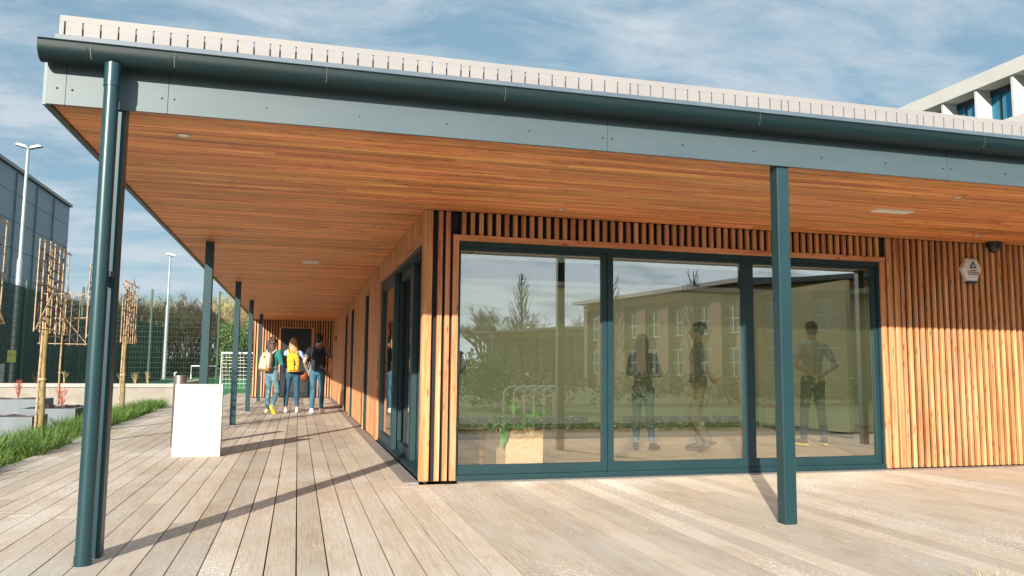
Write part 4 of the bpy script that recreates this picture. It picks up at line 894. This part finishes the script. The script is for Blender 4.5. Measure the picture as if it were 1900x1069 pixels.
M_shoe = mat('white_shoe', (.72, .70, .68), .5); M_yellow = mat('yellow_sole', (.75, .62, .06), .5); M_blackcl = cloth('black_cloth', (.012, .013, .015), (.03, .03, .033)); M_khaki = cloth('khaki', (.15, .115, .075)); M_palet = cloth('pale_grey_tee', (.36, .36, .33)); M_slate = cloth('slate_trousers', (.012, .014, .024)); M_brownsh = mat('brown_leather', (.05, .025, .02), .4); M_darktop = cloth('dark_tee', (.03, .032, .035))
def hairmat(n, a, b): return mat(n, a, .42, noise=(b, (70, 70, 9), .4, .62), bump=((90, 90, 12), 1.0))
M_hbrown = hairmat('dark_brown_hair', (.025, .014, .009), (.09, .05, .03)); M_hblond = hairmat('blond_hair', (.20, .085, .025), (.62, .36, .14)); M_hblack = hairmat('black_hair', (.008, .007, .007), (.035, .03, .028))

def hand(g, w, d, n, side, curl=.5):
    """palm + four fingers + thumb; w wrist, d pointing dir, n palm normal (fingers curl towards it), side = thumb direction"""
    w = Vector(w); d = Vector(d).normalized(); n = Vector(n); n = (n - d * n.dot(d)).normalized(); s = Vector(side); s = (s - d * s.dot(d) - n * s.dot(n)).normalized()
    g.tube([w - d * .01, w + d * .02, w + d * .055, w + d * .088], [(.024, .017), (.030, .016), (.040, .015), (.038, .012)], 12, ex=s)
    for k, ln in enumerate((.070, .080, .074, .058)):
        o_ = s * (.030 - .0205 * k); p0 = w + d * .08 + o_; d1 = (d * math.cos(curl * .5) + n * math.sin(curl * .5)).normalized(); p1 = p0 + d1 * ln * .52; d2 = (d * math.cos(curl * 1.5) + n * math.sin(curl * 1.5)).normalized(); p2 = p1 + d2 * ln * .48
        g.caps(p0, .0088, p1, .0082, 8); g.caps(p1, .0082, p2, .0068, 8)
    t0 = w + d * .028 + s * .026; t1 = t0 + (d * .6 + s * .75 + n * .35).normalized() * .036; t2 = t1 + (d * .9 + s * .15 + n * .45).normalized() * .03
    g.caps(t0, .0115, t1, .0098, 8); g.caps(t1, .0098, t2, .008, 8)

def person(label, loc, rz, hgt, P):
    """one continuous skinned body; clothes, hair and shoes are its children. Local frame: facing +y, x to the right."""
    body = MB(); female = P.get('female', False); sh = .165 if female else .195; hp = .088
    hd = Euler((P.get('nod', 0), 0, P.get('turn', 0))).to_matrix(); hc = Vector((0, .005, 1.635))
    def hp_(v): return hc + hd @ Vector(v)
    def hr(v): return tuple(v)
    body.ell(hc, (.074, .092, .112), 18, 12, rot=hd); body.ell(hp_((0, .03, -.055)), (.052, .060, .055), 14, 9, rot=hd)     # skull, jaw
    body.caps((0, -.01, 1.44), .056 if female else .066, (0, 0, 1.55), .048 if female else .058, 14)
    body.tube([hp_((0, .082, .02)), hp_((0, .112, -.025)), hp_((0, .088, -.032))], [.009, .014, .011], 8)                     # nose
    body.ell(hp_((0, .080, .033)), (.045, .012, .010), 12, 7, rot=hd); body.ell(hp_((0, .082, -.088)), (.018, .014, .014), 10, 7, rot=hd)
    for sx in (-1, 1): body.ell(hp_((sx * .076, -.005, -.005)), (.010, .020, .031), 10, 8, rot=hd)
    ks = .92 if female else 1
    body.stack([(0, 0, .86, .13, .085), (0, 0, .98, .125, .08), (0, .0, 1.10, .112 * ks, .075), (0, 0, 1.27, .14 * ks, .088), (0, -.005, 1.38, .15 * ks, .075), (0, -.01, 1.45, .08, .05)], 20)
    legs = P['legs']; arms = P['arms']
    for sx, (kn, an, toe) in zip((-1, 1), legs):
        hip = (sx * hp, 0, .90); body.chain([hip, kn, an], [.072, .046, .034], 14)
        a_ = Vector(an); t_ = Vector(toe); body.caps(a_ + Vector((0, -.0, -.03)), .034, t_, .024, 10)
    for sx, (el, wr, fd, fn, th, cu) in zip((-1, 1), arms):
        s_ = (sx * sh, -.005, 1.395); body.chain([s_, el, wr], [.046, .037, .0265], 12); hand(body, wr, fd, fn, th, cu)
    o = fused(body, 'person', P['skin'], None, .0068, 2); o.location = loc; o.rotation_euler = (0, 0, rz); o.scale = (hgt / 1.75,) * 3; tag(o, label, 'person', P.get('group'))
    # eyes, lips
    for sx in (-1, 1):
        e = MB(); e.ell(hp_((sx * .030, .079, .008)), (.012, .008, .008), 10, 8, rot=hd); e.ell(hp_((sx * .030, .0865, .008)), (.005, .002, .005), 8, 6, 1, rot=hd); e.build('eye', [M_eye, M_iris], o, smooth=True)
    e = MB(); e.ell(hp_((0, .086, -.058)), (.022, .008, .007), 12, 7, rot=hd); e.build('lips', M_lip, o, smooth=True)
    # trousers
    g = MB(); wd = .150 if female else .158; ek = P.get('loose', 0)
    g.stack([(0, -.005, .835, .11, .10), (0, -.008, .88, wd, .112), (0, -.012, .95, wd * .98, .115), (0, 0, 1.03, wd * .87, .10), (0, 0, P.get('waist', 1.05), wd * .84, .096)], 22)
    for sx, (kn, an, toe) in zip((-1, 1), legs):
        k_ = Vector(kn); a_ = Vector(an); cuff = k_.lerp(a_, P.get('cuff', .90))
        g.caps((sx * hp, -.008, .90), .092, (sx * hp * .98, -.004, .80), .088, 16); g.chain([(sx * hp * .98, -.004, .80), kn, k_.lerp(a_, .35) + Vector((0, -.012, 0)), cuff], [.086, .060 + ek, .060 + ek, .047 + ek], 16)
        if P.get('roll'): 
            r_ = MB(); dr_ = (a_ - k_).normalized(); r_.tube([cuff - dr_ * .035, cuff + dr_ * .02], [.053 + ek, .053 + ek], 16); r_.build('rolled_cuff', M_jeanlight, o, smooth=True)
    fused(g, 'trousers', P['trousers'], o, .0095, 3)
    # top
    g = MB(); ch = .158 if female else .182; hem = P.get('hem', .98); fl = P.get('flare', 0)
    g.stack([(0, 0, hem, .152 + fl, .115 + fl * .6), (0, 0, 1.08, .142 * ks + fl * .5, .108), (0, 0, 1.2, .150 * ks, .112), (0, 0, 1.30, ch, .118), (0, -.005, 1.40, ch * 1.0, .092), (0, -.012, 1.455, ch * .60, .065), (0, -.012, 1.49, .066, .056)], 24)
    sl_ = P.get('sleeve', 1.0)
    for sx, (el, wr, *_) in zip((-1, 1), arms):
        s_ = Vector((sx * sh, -.005, 1.395)); e_ = Vector(el); w_ = Vector(wr)
        g.caps((sx * sh * .6, -.008, 1.405), .060, s_, .058, 14)
        if sl_ < .5: g.caps(s_, .060, s_.lerp(e_, .55), .056, 14)
        else: g.chain([s_, e_, e_.lerp(w_, sl_)], [.060, .047, .037], 14)
    fused(g, 'top', P['top'], o, .0095, 3)
    if P.get('collar'): c = MB(); c.tube([(0, -.012, 1.475), (0, -.008, 1.515)], [(.068, .060), (.060, .055)], 18); c.build('collar', P['collar'], o, smooth=True)
    # hair
    g = MB(); hs = P['hair']; rg = random.Random(int(hgt * 100)); hx = lambda v: hp_(v)
    g.ell(hx((0, -.016, .026)), (.086, .094, .104), 18, 12, rot=hd)
    if hs == 'short':
        g.ell(hx((0, -.03, -.01)), (.079, .075, .085), 16, 10, rot=hd); g.ell(hx((0, .03, .085)), (.06, .05, .04), 12, 8, rot=hd)
    elif hs == 'bushy':
        for k in range(22): a_ = rg.uniform(0, 6.28); b_ = rg.uniform(-.2, 1.4); g.ell(hx((.085 * math.cos(a_) * math.cos(b_), -.02 + .09 * math.sin(a_) * math.cos(b_) - .015, .03 + .085 * math.sin(b_))), (.036, .036, .034), 9, 7)
    elif hs == 'long' or hs == 'curly':
        ln = P.get('hairlen', .34); n_ = 7
        g.tube([hx((0, -.045, .04)), hx((0, -.06, -.06)), hx((.0, -.075, -.06 - ln * .4)), hx((.0, -.085, -.06 - ln * .8)), hx((.0, -.08, -.06 - ln))], [(.080, .052), (.092, .048), (.098, .042), (.080, .034), (.045, .02)], 18, ex=(1, 0, 0))
        for sx in (-1, 1): g.chain([hx((sx * .062, .01, .04)), hx((sx * .078, .0, -.05)), hx((sx * .083, -.03, -.13)), hx((sx * .07, -.06, -.06 - ln * .75))], [.028, .026, .028, .018], 10)
        if hs == 'curly':
            for k in range(46): a_ = rg.uniform(0, 6.28); z_ = rg.uniform(-.06 - ln, .09); g.ell(hx((.082 * math.cos(a_), -.05 - .045 * abs(math.sin(a_)), z_)), (.026, .024, .028), 8, 6)
        else:
            for k in range(16): x_ = -.085 + .17 * k / 15; g.chain([hx((x_ * .8, -.095 + abs(x_) * .4, .05)), hx((x_, -.105 + abs(x_) * .5, -.1)), hx((x_ * .95 + rg.uniform(-.01, .01), -.12 + abs(x_) * .4, -.2)), hx((x_ * .7, -.115 + abs(x_) * .3, -.06 - ln * rg.uniform(.85, 1.05)))], [.008, .012, .011, .005], 6)
    fused(g, 'hair', P['hairmat'], o, .0085, 1)
    # shoes
    for sx, (kn, an, toe) in zip((-1, 1), legs):
        a_ = Vector(an); t_ = Vector(toe); f_ = (t_ - a_ + Vector((0, 0, .055 if not P.get('lift') or sx != P['lift'] else .02))); f_.normalize(); heel = a_ + Vector((0, 0, -.052)) - f_ * .045 if not (P.get('lift') and sx == P['lift']) else a_ - f_ * .02 + Vector((0, -.035, -.02)); upn = Vector((0, 0, 1)) if abs(f_.z) < .5 else (Vector((0, 1, .2))); upn = (upn - f_ * upn.dot(f_)).normalized(); sd = f_.cross(upn)
        def sp(l, s2, u): return heel + f_ * l + sd * s2 + upn * u
        s_ = MB(); s_.tube([sp(-.005, 0, .028), sp(.05, 0, .036), sp(.12, 0, .034), sp(.19, 0, .024), sp(.235, 0, .018)], [(.034, .034), (.038, .044), (.042, .036), (.044, .026), (.030, .016)], 14, ex=sd)
        if not P.get('low'): s_.caps(a_ + Vector((0, 0, -.01)), .041, a_ + Vector((0, 0, .018)), .043, 12)
        so_ = fused(s_, 'shoe', P['shoe'], o, .008, 2)
        b = MB(); out = [(.0, -.034), (.06, -.036), (.14, -.046), (.20, -.044), (.245, -.022), (.252, 0), (.245, .022), (.20, .044), (.14, .046), (.06, .036), (.0, .034), (-.035, .02), (-.042, 0), (-.035, -.02)]
        vs = [sp(l, s2, -.014) for l, s2 in out] + [sp(l, s2, .012) for l, s2 in out]; n_ = len(out); b.add(vs, [tuple(reversed(range(n_))), tuple(range(n_, 2 * n_))] + [(i, (i + 1) % n_, n_ + (i + 1) % n_, n_ + i) for i in range(n_)]); b.build('sole', P.get('sole', M_shoe), so_)
    if P.get('socks'):
        for sx, (kn, an, toe) in zip((-1, 1), legs):
            k_ = Vector(kn); a_ = Vector(an); b = MB(); b.tube([k_.lerp(a_, .84), a_], [.043, .04], 14); b.build('sock', P['socks'], o, smooth=True)
    return o

def place(o, local):  # world point for a point given in a person's frame
    s_ = o.scale[0]; return Vector(o.location) + Euler(o.rotation_euler).to_matrix() @ (Vector(local) * s_)
DOWN = (0, 0, -1)
GWK = 'people walking under the canopy'
p1 = person('long curly dark haired person in teal jacket and light jeans with cream backpack', (-1.72, 11.30, .0), R(-32), 1.74, dict(female=True, skin=M_skin, turn=R(-12), group=GWK,
    legs=[((-.085, .02, .50), (-.088, -.01, .085), (-.09, .14, .03)), ((.10, .10, .52), (.105, -.10, .17), (.11, -.02, .045))],
    arms=[((-.22, .03, 1.14), (-.12, .22, 1.08), (.8, .5, .1), (0, -1, .2), (0, 0, 1), .8), ((.235, .02, 1.13), (.19, .25, 1.13), (-.35, .9, .1), (-1, 0, .1), (0, 0, 1), .9)],
    trousers=M_jeanlight, top=M_tealtop, hair='curly', hairlen=.26, hairmat=M_hbrown, shoe=M_shoe, sole=M_yellow, lift=1, cuff=.88, hem=1.0, low=True))
p2 = person('long blond haired person in pale denim shirt and navy jeans with yellow backpack', (-1.27, 11.62, .0), R(4), 1.74, dict(female=True, skin=M_skin, turn=R(6), group=GWK,
    legs=[((-.12, .03, .50), (-.135, -.03, .085), (-.15, .12, .03)), ((.105, .03, .50), (.125, -.04, .085), (.15, .11, .03))],
    arms=[((-.215, -.02, 1.14), (-.20, .12, .95), (.1, .5, -.8), (1, 0, 0), (0, 1, 0), .5), ((.265, -.05, 1.15), (.375, .0, .95), (-.12, .10, -1), (-1, 0, 0), (0, .9, .1), .5)],
    trousers=M_jeannavy, top=M_chambray, hair='long', hairlen=.26, hairmat=M_hblond, shoe=M_shoe, cuff=.80, hem=.96, collar=M_shoe, low=True))
p3 = person('short dark haired person in grey t-shirt and blue jeans with black backpack', (-.71, 11.20, .0), R(-3), 1.83, dict(skin=M_skin, turn=R(-10), group=GWK,
    legs=[((-.095, .03, .50), (-.10, -.02, .085), (-.12, .13, .03)), ((.095, .02, .50), (.10, -.03, .085), (.13, .12, .03))],
    arms=[((-.29, -.04, 1.13), (-.235, .14, .97), (.25, .7, -.4), (1, .2, 0), (0, .3, 1), .7), ((.285, -.04, 1.13), (.27, .13, .95), (-.1, .6, -.7), (-1, 0, 0), (0, 1, .4), .6)],
    trousers=M_jeanblue, top=M_greytee, hair='short', hairmat=M_hblack, shoe=M_shoe, sole=M_shoe, cuff=.88, hem=.96, sleeve=.3, socks=M_blackcl))
GIN = 'people standing inside behind the glass'
p4 = person('long dark haired person in black top and rolled light jeans seen through the glass', (3.36, 2.30, .008), R(-30), 1.56, dict(female=True, skin=M_skin, turn=R(-25), group=GIN,
    legs=[((-.10, .02, .50), (-.11, .0, .085), (-.13, .13, .03)), ((.10, .02, .50), (.13, .0, .085), (.19, .12, .03))],
    arms=[((-.21, .02, 1.16), (-.02, .19, 1.16), (1, .1, .05), (0, -1, 0), (0, 0, 1), .5), ((.25, .0, 1.14), (.06, .18, 1.13), (-1, .15, .05), (0, -1, 0), (0, 0, 1), .5)],
    trousers=M_jeandark, top=M_blackcl, hair='long', hairlen=.30, hairmat=M_hblack, shoe=M_blackcl, sole=M_blackcl, cuff=.80, roll=True, hem=1.0))
p5 = person('bushy haired person in dark top and khaki trousers facing left indoors', (4.05, 2.05, .008), R(62), 1.71, dict(skin=M_skin, turn=R(12), group=GIN,
    legs=[((-.09, .08, .50), (-.09, -.14, .13), (-.09, -.03, .04)), ((.09, .02, .50), (.10, -.02, .085), (.11, .14, .03))],
    arms=[((-.24, -.10, 1.13), (-.05, -.19, .99), (1, -.15, -.2), (0, -1, 0), (0, 0, 1), .6), ((.24, -.10, 1.13), (.05, -.20, 1.0), (-1, -.1, -.35), (0, -1, 0), (0, 0, 1), .6)],
    trousers=M_khaki, top=M_darktop, hair='bushy', hairmat=M_hblack, shoe=M_brownsh, sole=M_brownsh, cuff=.93, hem=.93, flare=.02, sleeve=.3, loose=.012, lift=-1))
p6 = person('short haired person in pale grey tee with hands clasped behind the back indoors', (6.08, 2.40, .008), R(-6), 1.80, dict(skin=M_skin, group=GIN,
    legs=[((-.125, .02, .50), (-.16, .0, .085), (-.20, .13, .03)), ((.125, .02, .50), (.16, .0, .085), (.20, .13, .03))],
    arms=[((-.31, -.10, 1.13), (-.07, -.17, .99), (.9, -.1, -.45), (0, -1, 0), (0, 0, 1), .6), ((.31, -.10, 1.13), (.06, -.18, 1.0), (-.9, -.1, -.5), (0, -1, 0), (0, 0, 1), .6)],
    trousers=M_slate, top=M_palet, hair='short', hairmat=M_hblack, shoe=M_brownsh, sole=M_yellow, cuff=.93, hem=.97, sleeve=.3))

# ------------------------------------------------------------------ things they carry
def superbox(rows, seg=28, pw=.45):
    """rounded-rectangle rings: (cx,cy,z,a,b)"""
    g = MB(); vs = []; fs = []
    for cx, cy, z, a, b in rows:
        for k in range(seg):
            t_ = 2 * math.pi * k / seg; c_, s_ = math.cos(t_), math.sin(t_); vs.append((cx + a * math.copysign(abs(c_) ** pw, c_), cy + b * math.copysign(abs(s_) ** pw, s_), z))
    n = len(rows)
    for i in range(n - 1):
        for k in range(seg): k2 = (k + 1) % seg; fs.append((i * seg + k, i * seg + k2, (i + 1) * seg + k2, (i + 1) * seg + k))
    fs.append(tuple(reversed(range(seg)))); fs.append(tuple(range((n - 1) * seg, n * seg))); return g.add(vs, fs)
def backpack(name, label, who, local, w, h_, d_, M, M2, Mb, tilt=0, style=0):
    t = thing(name, label, 'backpack', place(who, local), who.rotation_euler[2], 'backpacks worn by the walking people'); t.rotation_euler = (0, tilt, who.rotation_euler[2])
    g = superbox([(0, 0, 0, w * .42, d_ * .35), (0, 0, .012, w * .5, d_ * .5), (0, 0, h_ * .3, w * .52, d_ * .56), (0, .0, h_ * .62, w * .5, d_ * .5), (0, .005, h_ * .86, w * .43, d_ * .4), (0, .01, h_ * .97, w * .32, d_ * .26), (0, .012, h_, w * .18, d_ * .14)])
    g.build('pack_body', M, t, smooth=True)
    g = superbox([(0, -d_ * .52, h_ * .07, w * .34, d_ * .12), (0, -d_ * .56, h_ * .12, w * .37, d_ * .2), (0, -d_ * .56, h_ * .34, w * .36, d_ * .2), (0, -d_ * .5, h_ * .40, w * .32, d_ * .1)]); g.build('front_pocket', M, t, smooth=True)
    if style == 0:
        g = superbox([(0, -d_ * .06, h_ * .58, w * .53, d_ * .56), (0, -d_ * .05, h_ * .62, w * .53, d_ * .56), (0, -.0, h_ * .88, w * .46, d_ * .46), (0, .005, h_ * 1.0, w * .33, d_ * .28), (0, .005, h_ * 1.015, w * .2, d_ * .15)]); g.build('top_flap', M, t, smooth=True)
        g = MB(); g.tube([(.015, -d_ * .60, h_ * .72), (.02, -d_ * .66, h_ * .55), (.02, -d_ * .80, h_ * .3), (.02, -d_ * .78, h_ * .1)], [(.010, .004)] * 4, 8); g.box(.0, .04, -d_ * .84, -d_ * .7, h_ * .37, h_ * .45); g.build('buckle_strap', Mb, t)
    if style == 1:
        g = superbox([(0, -.002, -.006, w * .44, d_ * .38), (0, -.002, .01, w * .525, d_ * .53), (0, -.002, h_ * .17, w * .535, d_ * .57)]); g.build('leather_base', M2, t, smooth=True)
        g = MB(); g.tube([(-.0, -d_ * .52, h_ * .74), (-.0, -d_ * .60, h_ * .74)], .022, 12); g.build('leather_badge', M2, t)
        g = MB(); g.tube([(-w * .3, 0, .02), (-w * .36, -.02, -.10), (-w * .1, -.03, -.16)], .006, 6); g.build('dangling_strap', M, t)
    if style == 2:
        for sx in (-1, 1): g = MB(); g.tube([(sx * w * .36, -d_ * .45, h_ * .92), (0, -d_ * .62, h_ * .55), (-sx * w * .38, -d_ * .58, h_ * .2)], .006, 6); g.build('cord', Mb, t)
        g = MB(); g.tube([(-.03, 0, h_), (-.02, -.005, h_ + .045), (.02, -.005, h_ + .045), (.03, 0, h_)], .008, 6); g.build('grab_loop', Mb, t)
    for sx in (-1, 1):
        g = MB(); zt = (1.43 - local[2]); yb = -local[1]
        g.tube([(sx * w * .26, .02, h_ * .86), (sx * .105, yb - .05, zt + .045), (sx * .115, yb + .06, zt + .01), (sx * .125, yb + .125, zt - .14), (sx * .15, yb + .06, zt - .32), (sx * w * .42, .03, h_ * .12)], [(.022, .006)] * 6, 8, ex=(1, 0, 0)); g.build('shoulder_strap', M2 if style == 0 else Mb, t, smooth=True)
    return t
M_cream = cloth('cream_canvas', (.38, .32, .24), (.46, .39, .30)); M_tan = mat('tan_leather', (.32, .11, .035), .5); M_mustard = cloth('mustard_canvas', (.66, .34, .02), (.78, .46, .04)); M_webbing = mat('dark_webbing', (.02, .015, .012), .7)
backpack('backpack', 'cream canvas backpack with tan leather base on the curly haired person', p1, (-.04, -.22, .98), .27, .42, .18, M_cream, M_tan, M_cream, .12, 1)
backpack('backpack', 'mustard yellow backpack on the blond person', p2, (.0, -.205, .95), .27, .43, .17, M_mustard, M_mustard, M_webbing, -.05, 0)
backpack('backpack', 'black backpack with cords on the person in grey t-shirt', p3, (.015, -.215, .96), .31, .46, .18, M_blackcl, M_blackcl, M_black, 0, 2)
# basketball
M_ball = mat('ball_leather', (.20, .055, .025), .55, bump=((160, 160, 160), .4))
t = thing('basketball', 'brown basketball held at the hip of the blond person', 'basketball', place(p2, (.258, .03, .845)))
g = MB(); g.ell((0, 0, 0), (.121, .121, .121), 32, 20); g.build('ball', M_ball, t, smooth=True)
g = MB(); g.tube([(.1222 * math.cos(a / 24 * 2 * math.pi), .1222 * math.sin(a / 24 * 2 * math.pi), 0) for a in range(25)], .0025, 5); g.tube([(0, .1222 * math.cos(a / 24 * 2 * math.pi), .1222 * math.sin(a / 24 * 2 * math.pi)) for a in range(25)], .0025, 5)
for s_ in (-1, 1): g.tube([(s_ * (.045 + .06 * abs(math.sin(a / 24 * 2 * math.pi))), *(lambda x: (math.sqrt(max(0, .1222 ** 2 - x * x)) * math.cos(a / 24 * 2 * math.pi), math.sqrt(max(0, .1222 ** 2 - x * x)) * math.sin(a / 24 * 2 * math.pi)))(.045 + .06 * abs(math.sin(a / 24 * 2 * math.pi)))) for a in range(25)], .0022, 5)
g.build('seams', M_black, t)
# folders
M_gfold = mat('green_folder', (.01, .20, .10), .5); M_bfold = mat('blue_folder', (.01, .07, .45), .5)
t = thing('ring_binders', 'green and blue folders hugged under the arm of the curly haired person', 'folders', place(p1, (.13, .26, 1.09)), p1.rotation_euler[2] + R(-60)); t.rotation_euler[1] = R(-14)
g = MB(); g.bbox(-.13, .15, -.03, -.008, 0, .21, .004); g.build('green_cover', M_gfold, t); g = MB(); g.bbox(-.16, .12, -.006, .016, -.02, .19, .004); g.build('blue_cover', M_bfold, t)
t = thing('notebook', 'white notebook held in the left hand of the person in grey t-shirt', 'notebook', place(p3, (-.20, .17, .90)), R(20)); t.rotation_euler[1] = R(14)
g = MB(); g.box(-.012, .012, -.09, .09, 0, .24); g.build('pages', M_white, t); g = MB(); g.box(-.015, -.0125, -.094, .094, -.004, .244); g.build('cover', M_winw, t)

# ------------------------------------------------------------------ indoor things
M_wov = mat('woven_straw', (.70, .50, .30), .7, noise=((.52, .32, .16), (26, 26, 26), .52, .7), bump=((45, 45, 45), .9))
t = thing('woven_planter', 'square woven straw planter standing inside the left pane', 'planter', (1.155, .62, .009))
g = MB(); a0, a1 = .20, .205
def ring4(z, a): return [(-a, -a, z), (a, -a, z), (a, a, z), (-a, a, z)]
vs = ring4(0, a0) + ring4(.43, a1) + ring4(.43, a1 - .012) + ring4(.05, a0 - .012)
g.add(vs, [(3, 2, 1, 0)] + [(i, (i + 1) % 4, 4 + (i + 1) % 4, 4 + i) for i in range(4)] + [(4 + i, 4 + (i + 1) % 4, 8 + (i + 1) % 4, 8 + i) for i in range(4)] + [(8 + i, 8 + (i + 1) % 4, 12 + (i + 1) % 4, 12 + i) for i in range(4)] + [(12, 13, 14, 15)])
g.build('basket_wall', M_wov, t)
g = MB()
for k in range(4): c_ = [(-1, -1), (1, -1), (1, 1), (-1, 1)]; p, q = c_[k], c_[(k + 1) % 4]; g.tube([(p[0] * .204, p[1] * .204, .43), (q[0] * .204, q[1] * .204, .43)], .010, 8)
g.build('rolled_rim', mat('orange_straw', (.62, .30, .12), .7), t)
g = MB(); rgx = random.Random(4)
for i in range(8):
    for j in range(9):
        x_, z_ = -.175 + .05 * i, .03 + .047 * j
        for yy in (-.2045 - .0005 * j,): g.add([(x_ - .022, yy, z_), (x_, yy - .003, z_ - .021), (x_ + .022, yy, z_), (x_, yy - .003, z_ + .021)], [(0, 1, 2, 3)])
g.build('weave_strips', M_wov, t)
g = MB(); g.box(-.19, .19, -.19, .19, .36, .39); g.build('soil', M_soil, t)
M_plant = mat('house_leaf', (.06, .26, .03), .4, noise=((.14, .40, .06), (8, 8, 8), .4, .65), island=.3)
t = thing('house_plant', 'bright green leafy plant growing from the woven planter, one leaf drooping over the rim', 'plant', (1.155, .62, .395))
for k in range(13):
    a_ = k * 2.4; r_ = .10 + .06 * (k % 3); top = .10 + .24 * rgx.random(); 
    pts = [(0, 0, 0), (math.cos(a_) * r_ * .4, math.sin(a_) * r_ * .4, top * .7), (math.cos(a_) * r_, math.sin(a_) * r_, top)]
    if k == 0: pts = [(-.05, -.05, 0), (-.14, -.15, .09), (-.215, -.235, .07)]
    g = MB(); g.tube(pts, [.006, .005, .004], 6); st_ = g.build('stem', M_plant, t)
    e = Vector(pts[-1]); dr = Vector((math.cos(a_), math.sin(a_), -.25 if k else -2.2)).normalized(); 
    if k == 0: dr = Vector((-.25, -.15, -1)).normalized()
    sd = Vector((-dr.y, dr.x, 0)).normalized(); g = MB(); n_ = 7; Lf = .17; vs = []
    for i in range(n_ + 1):
        u_ = i / n_; w_ = .055 * math.sin(math.pi * min(.98, u_ * .93 + .06)) ** .8; c_ = e + dr * Lf * u_ + Vector((0, 0, .03 * math.sin(u_ * 3) - .05 * u_ * u_)); wob = .008 * (1 if i % 2 else -1)
        vs += [c_ - sd * w_ + Vector((0, 0, .018 + wob)), c_, c_ + sd * w_ + Vector((0, 0, .018 - wob))]
    g.add(vs, [f for i in range(n_) for f in ((3 * i, 3 * i + 1, 3 * i + 4, 3 * i + 3), (3 * i + 1, 3 * i + 2, 3 * i + 5, 3 * i + 4))]); g.build('leaf', M_plant, t)
t = thing('wicker_basket', 'round brown wicker basket behind the left end of the first pane', 'basket', (.66, .92, .009)); M_wick = mat('wicker', (.30, .19, .09), .7, island=.3)
g = MB()
for j in range(22):
    z_ = .012 + j * .0195; r_ = .165 + .025 * j / 22
    g.tube([(r_ * (1 + .03 * (1 if (k + j) % 2 else -1)) * math.cos(k / 28 * 2 * math.pi), r_ * (1 + .03 * (1 if (k + j) % 2 else -1)) * math.sin(k / 28 * 2 * math.pi), z_) for k in range(29)], .0085, 5)
g.build('weave', M_wick, t)
g = MB(); g.tube([(.196 * math.cos(k / 28 * 2 * math.pi), .196 * math.sin(k / 28 * 2 * math.pi), .44) for k in range(29)], .015, 7); g.build('rim', M_wick, t)
M_red = mat('red_plastic', (.62, .06, .09), .4)
t = thing('red_chair', 'small red plastic chair by the back wall indoors, right of the second mullion', 'chair', (7.0, 4.7, .009), R(200))
g = MB(); g.bbox(-.19, .19, -.18, .18, .43, .455, .03); g.build('seat', M_red, t)
g = MB(); g.add([(-.19, .17, .50), (.19, .17, .50), (.17, .24, .82), (-.17, .24, .82), (-.19, .19, .50), (.19, .19, .50), (.17, .26, .82), (-.17, .26, .82)], [(0, 1, 2, 3), (5, 4, 7, 6), (4, 0, 3, 7), (1, 5, 6, 2), (3, 2, 6, 7), (4, 5, 1, 0)]); g.build('backrest', M_red, t)
for sx in (-1, 1):
    for sy in (-1, 1): g = MB(); g.tube([(sx * .16, sy * .15, .43), (sx * .19, sy * .19, 0)], .011, 8); g.build('leg', M_galv, t)
    g = MB(); g.tube([(sx * .16, .16, .44), (sx * .16, .18, .52)], .01, 6); g.build('back_support', M_galv, t)
